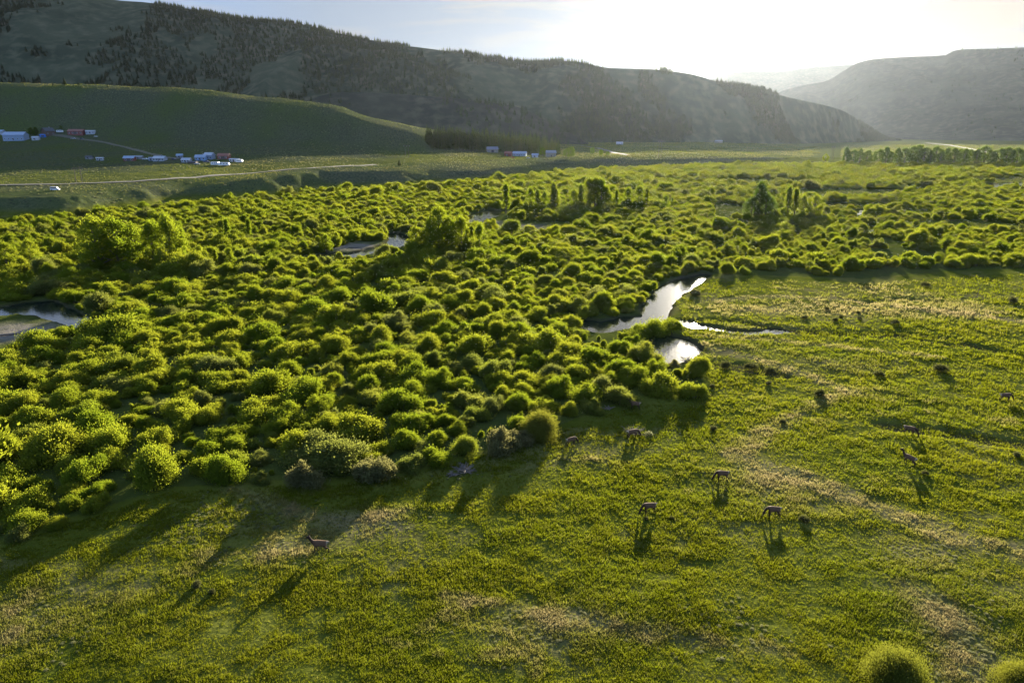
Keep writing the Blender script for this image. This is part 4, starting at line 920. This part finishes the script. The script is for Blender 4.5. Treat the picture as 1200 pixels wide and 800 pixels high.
def wheels(root, xs, y, r):
    for x in xs:
        for sg in (-1, 1):
            b = MB(); b.tube([(x, sg*y - 0.12, r), (x, sg*y + 0.12, r)], [r, r], 14); b.build('wheel', PM['tyre'], root)
def car(px, py, rz, paintm, label, kind='car'):
    loc, r = site(px, py, R(rz)); root = empty({'car': 'parked_car', 'pickup': 'pickup_truck', 'van': 'parked_van'}[kind], loc, r); tag(root, label, {'car': 'car', 'pickup': 'truck', 'van': 'van'}[kind])
    prof = {'car': [(-2.2,.35),(2.2,.35),(2.25,.8),(1.3,.98),(.6,1.48),(-1.1,1.5),(-1.9,1.0),(-2.25,.9)],
            'pickup': [(-2.7,.45),(2.7,.45),(2.75,1.0),(1.5,1.15),(.9,1.8),(-.5,1.82),(-.7,1.15),(-2.75,1.12)],
            'van': [(-2.5,.4),(2.5,.4),(2.6,1.0),(1.9,1.2),(1.3,2.2),(-2.4,2.25),(-2.55,1.2)]}[kind]
    b = MB(); b.prism(prof, -0.92, 0.92); b.build('body', PM[paintm], root)
    gl = {'car': [(1.05,1.0),(.55,1.4),(-1.0,1.42),(-1.6,1.02)], 'pickup': [(1.25,1.2),(.85,1.7),(-.4,1.72),(-.5,1.2)], 'van': [(1.7,1.3),(1.3,2.0),(-2.2,2.0),(-2.3,1.35)]}[kind]
    for sg in (-1, 1): g = MB(); g.prism(gl, sg*0.925, sg*0.945); g.build('side_window', PM['glass'], root)
    wheels(root, (-1.4, 1.4) if kind == 'car' else (-1.7, 1.7), 0.85, 0.36); return root
def camper(px, py, rz, ln, label):
    loc, r = site(px, py, R(rz)); root = empty('camper_trailer', loc, r); tag(root, label, 'camper'); n = ln / 2
    b = MB(); b.prism([(-n,.6),(n-.3,.6),(n,1.4),(n-.35,2.7),(n-.9,3.0),(-n+.4,3.05),(-n,2.7)], -1.25, 1.25); b.build('body', PM['carwhite'], root)
    for x in (-n*0.55, 0.0, n*0.5): g = MB(); g.box(x-.55, -1.29, 1.6, x+.55, -1.253, 2.3); g.build('window', PM['glass'], root)
    g = MB(); g.box(n*0.2, -1.29, .75, n*0.2+.7, -1.253, 2.45); g.build('door', PM['trim'], root)
    wheels(root, (-0.5, 0.5), 1.1, 0.38); t = MB(); t.tube([(n-.2,0,.65),(n+1.2,0,.6)], [.07,.07], 6); t.build('tow_bar', PM['tyre'], root)
camper(70.5, 155.8, 5, 7.5, 'white camper trailer left of the long rust red barn')
camper(252.5, 194, 4, 7.0, 'white camper trailer below the red rust roofed barn, left of a larger one')
camper(263, 194.6, 8, 9.0, 'larger white camper trailer below the red rust roofed barn')
camper(281, 190.8, -8, 6.0, 'short white camper right of the last mobile home')
car(86, 163.3, 12, 'carsilver', 'silver pickup parked below the long rust red barn', 'pickup')
car(96, 163.6, 5, 'carblue', 'dark blue car parked right of the silver pickup')
car(112.5, 160.6, 30, 'carwhite', 'white car alone right of the upper houses')
car(170.5, 187.6, 10, 'carwhite', 'white pickup between the grey shed and the small pale blue house', 'pickup')
car(204, 187.6, 0, 'carblue', 'dark car on the drive right of the long white house')
car(231, 193.0, 15, 'carsilver', 'silver car in front of the blue house')
car(242, 190.5, 5, 'carblue', 'dark pickup beside the blue house', 'pickup')
car(65, 223.5, 5, 'carwhite', 'white van alone on the lower bench above the bluff', 'van')
car(601, 185.4, 10, 'carred', 'red car beside the red shed below the conifers')
car(619, 185.8, 0, 'carsilver', 'silver car right of the long pale blue roofed building')

# ------------------------------------------------------------------ power poles, dead wood
def hframe(px, py, hpx, label):
    loc, r = site(px, py, R(20)); h = hpx / F * float(depth_of(loc[1])); root = empty('power_pole', loc, r); tag(root, label, 'power pole', 'wooden power poles')
    for x in (-1.8, 1.8): b = MB(); b.tube([(x,0,-1),(x,0,h)], [.22,.15], 8); b.build('pole', M['bark'], root)
    b = MB(); b.box(-3.6, -.16, h*.86, 3.6, .16, h*.86+.3); b.build('crossarm', M['bark'], root)
    for x in (-3.2, 0, 3.2): b = MB(); b.tube([(x,0,h*.86),(x,0,h*.86-1.0)], [.1,.14], 6); b.build('insulator', PM['grey'], root)
hframe(93, 214.5, 19, 'twin legged wooden power pole on the lit bench at left')
hframe(773, 184.5, 21, 'twin legged wooden power pole on the bench in the valley middle')
hframe(975, 187.5, 17, 'twin legged wooden power pole left of the far cottonwood row')
hframe(477, 183.5, 14, 'twin legged wooden power pole left of the planted conifers')
M['dead'] = solid('bleached_wood', (0.19, 0.155, 0.125), 0.9, 0, 0.15, 2)
def deadwood(px, py, w, n, label, upright=0.5, mat='dead'):
    loc, r = site(px, py, 0); R_ = w / F * float(depth_of(loc[1])); mb = MB()
    for i in range(n):
        a = rng.uniform(0, 6.28); l = R_ * rng.uniform(0.5, 1.1); up = l * rng.uniform(0.1, 1) * upright; b = Vector((rng.normal(0, R_*.2), rng.normal(0, R_*.2), 0))
        e = b + Vector((l*math.cos(a), l*math.sin(a), up)); m_ = b.lerp(e, .5) + Vector((0, 0, up*.25)); mb.tube([b, m_, e], [.06, .045, .015], 5)
        for j in range(3): q = b.lerp(e, rng.uniform(.4, .9)); mb.tube([q, q + Vector((rng.normal(0,.3), rng.normal(0,.3), rng.uniform(.1,.6)))*R_*.4], [.025, .008], 4)
    o = mb.build('dead_brush', M[mat], None, loc); tag(o, label, 'dead brush')
deadwood(545, 552, 13, 60, 'pile of bleached dead branches at the thicket corner', 0.5)
deadwood(529, 556, 8, 35, 'smaller pile of bleached branches left of the corner pile', 0.4)
deadwood(742, 508, 14, 40, 'low straw coloured dead brush beside the elk at the shade edge', 0.5)
deadwood(806, 424, 10, 45, 'bare brush leaning over the lower pool', 0.9)
deadwood(712, 479, 7, 25, 'grey dead branches at the foot of the thicket front', 0.5)
loc, r = site(1144, 349, 0); mb = MB(); mb.tube([(0,0,-.2),(.3,0,2),(.9,.1,4.2)], [.12,.08,.03], 6); mb.tube([(.3,0,2),(-.5,.2,3.2)], [.05,.015], 5); mb.tube([(.5,0,2.7),(1.4,-.2,3.4)], [.04,.012], 5)
tag(mb.build('dead_sapling', M['bark'], None, loc), 'thin bare sapling standing alone in the upper right meadow', 'sapling')
def driftlog(px, py, ln, rz, label):
    loc, r = site(px, py, R(rz)); mb = MB(); mb.tube([(-ln/2,0,.15),(0,.15,.22),(ln/2,0,.12)], [.22,.18,.08], 8); mb.tube([(0,.1,.2),(.8,.7,.7)], [.09,.03], 6)
    o = mb.build('drift_log', M['dead'], None, loc); o.rotation_euler = (0, 0, r); tag(o, label, 'log')
driftlog(22, 392, 9, 20, 'bleached drift log lying on the left gravel bar'); driftlog(418, 291, 8, -15, 'bleached drift log on the gravel bar of the middle bend')

# ------------------------------------------------------------------ elk
def elk_material():
    m, nt, out = mat_base('elk_coat'); k = N(nt); p = k.obj(); sx = k.new('ShaderNodeSeparateXYZ'); k.ln(p, sx.inputs[0]); n = k.noise(p, 6, 4)
    body = k.mix(n, (0.085, 0.046, 0.024), (0.130, 0.075, 0.042)); dark = (0.035, 0.020, 0.013)
    c = k.mix(k.ramp(sx.outputs['X'], 0.55, 0.80), body, dark)
    legs = k.ramp(sx.outputs['Z'], 0.55, 0.85, (1, 1, 1), (0, 0, 0)); c = k.mix(legs, c, dark)
    tail = k.ramp(k.math('MULTIPLY', sx.outputs['X'], -1.0), 0.60, 0.70); c = k.mix(k.math('MULTIPLY', tail, k.ramp(sx.outputs['Z'], 0.8, 0.95)), c, (0.34, 0.26, 0.17))
    b = k.new('ShaderNodeBsdfPrincipled'); b.inputs['Roughness'].default_value = 0.85; b.inputs['Specular IOR Level'].default_value = 0.15; k.ln(c, b.inputs['Base Color']); k.ln(b.outputs[0], out.inputs['Surface']); return m
M['elk'] = elk_material()
def elk_mesh(pose):
    V = []; E = []; RD = []
    def node(p, r, par=None):
        V.append(p); RD.append(r); i = len(V) - 1
        if par is not None: E.append((par, i))
        return i
    pelvis = node((-.58, 0, 1.16), .27); belly = node((-.05, 0, 1.10), .31, pelvis); sh = node((.45, 0, 1.16), .29, belly); nb = node((.74, 0, 1.26), .20, sh)
    if pose == 'graze': nm = node((1.02, 0, .92), .135, nb); hb = node((1.20, .0, .55), .11, nm); mz = node((1.34, .03, .16), .06, hb); ear = ((1.10, .60), (-.12, .10))
    else: nm = node((.93, 0, 1.58), .135, nb); hb = node((1.06, 0, 1.88), .115, nm); mz = node((1.42, .05 if pose == 'up' else 0, 1.76), .065, hb); ear = ((1.0, 1.98), (-.05, .17))
    for sg in (-1, 1): e1 = node((ear[0][0], sg*.11, ear[0][1]), .04, hb); node((ear[0][0]+ear[1][0], sg*.24, ear[0][1]+ear[1][1]), .022, e1)
    for sg in (-1, 1):
        st = .16 * sg if pose == 'walk' else 0.03 * sg
        a = node((.47, sg*.17, .86), .115, sh); b = node((.49+st*.6, sg*.16, .46), .058, a); c = node((.46+st*1.2, sg*.16, .10), .042, b); node((.51+st*1.2, sg*.16, .02), .048, c)
        a = node((-.52, sg*.18, .90), .165, pelvis); b = node((-.40-st*.4, sg*.18, .68), .10, a); c = node((-.72-st, sg*.16, .43), .058, b); d = node((-.66-st*1.2, sg*.16, .10), .043, c); node((-.61-st*1.2, sg*.16, .02), .048, d)
    t = node((-.86, 0, 1.20), .06, pelvis); node((-.92, 0, 1.08), .035, t)
    me = bpy.data.meshes.new('elk_skeleton'); me.from_pydata(V, E, []); o = bpy.data.objects.new('elk_skeleton', me); COL.objects.link(o)
    o.modifiers.new('skin', 'SKIN'); sv = me.skin_vertices[0].data
    for i, r in enumerate(RD): sv[i].radius = (r, r)
    sv[0].use_root = True; s = o.modifiers.new('sub', 'SUBSURF'); s.levels = 1; s.render_levels = 1
    dg = bpy.context.evaluated_depsgraph_get(); dg.update(); em = bpy.data.meshes.new_from_object(o.evaluated_get(dg)); bpy.data.objects.remove(o)
    em.polygons.foreach_set('use_smooth', np.ones(len(em.polygons), bool)); em.materials.clear(); em.materials.append(M['elk']); em.name = 'elk'; return em
EM = {p: elk_mesh(p) for p in ('graze', 'up', 'walk')}
for px, py, rz, pose, sc, lab in [
 (376,647,186,'walk',1.12,'brown elk walking left across the left meadow with its head raised'),
 (761,602,196,'graze',1.12,'dark elk grazing low in the middle of the meadow'),
 (846,563,188,'graze',1.12,'elk grazing in the meadow above and right of the middle one'),
 (906,606,184,'graze',1.12,'elk grazing beside the upright dark shrub'),
 (1065,510,-52,'graze',1.12,'upper elk of the pair on the right, grazing towards the viewer'),
 (1065,545,128,'up',1.12,'lower elk of the pair on the right, head raised and rump turned to the viewer'),
 (1177,470,-12,'graze',1.12,'elk grazing by itself near the right edge of the meadow'),
 (744,480,176,'up',1.1,'pale brown elk standing in the shade of the thicket corner'),
 (741,514,8,'graze',1.1,'elk grazing at the shade edge by the straw coloured dead brush'),
 (669,522,20,'graze',1.0,'elk grazing in the shade in front of the narrow thicket willow')]:
    loc, r = site(px, py, R(rz)); o = link('elk', EM[pose], None, None, (loc[0], loc[1], loc[2] + 0.02)); o.rotation_euler = (0, 0, r); o.scale = (sc,) * 3; tag(o, lab, 'elk', 'elk grazing on the meadow')
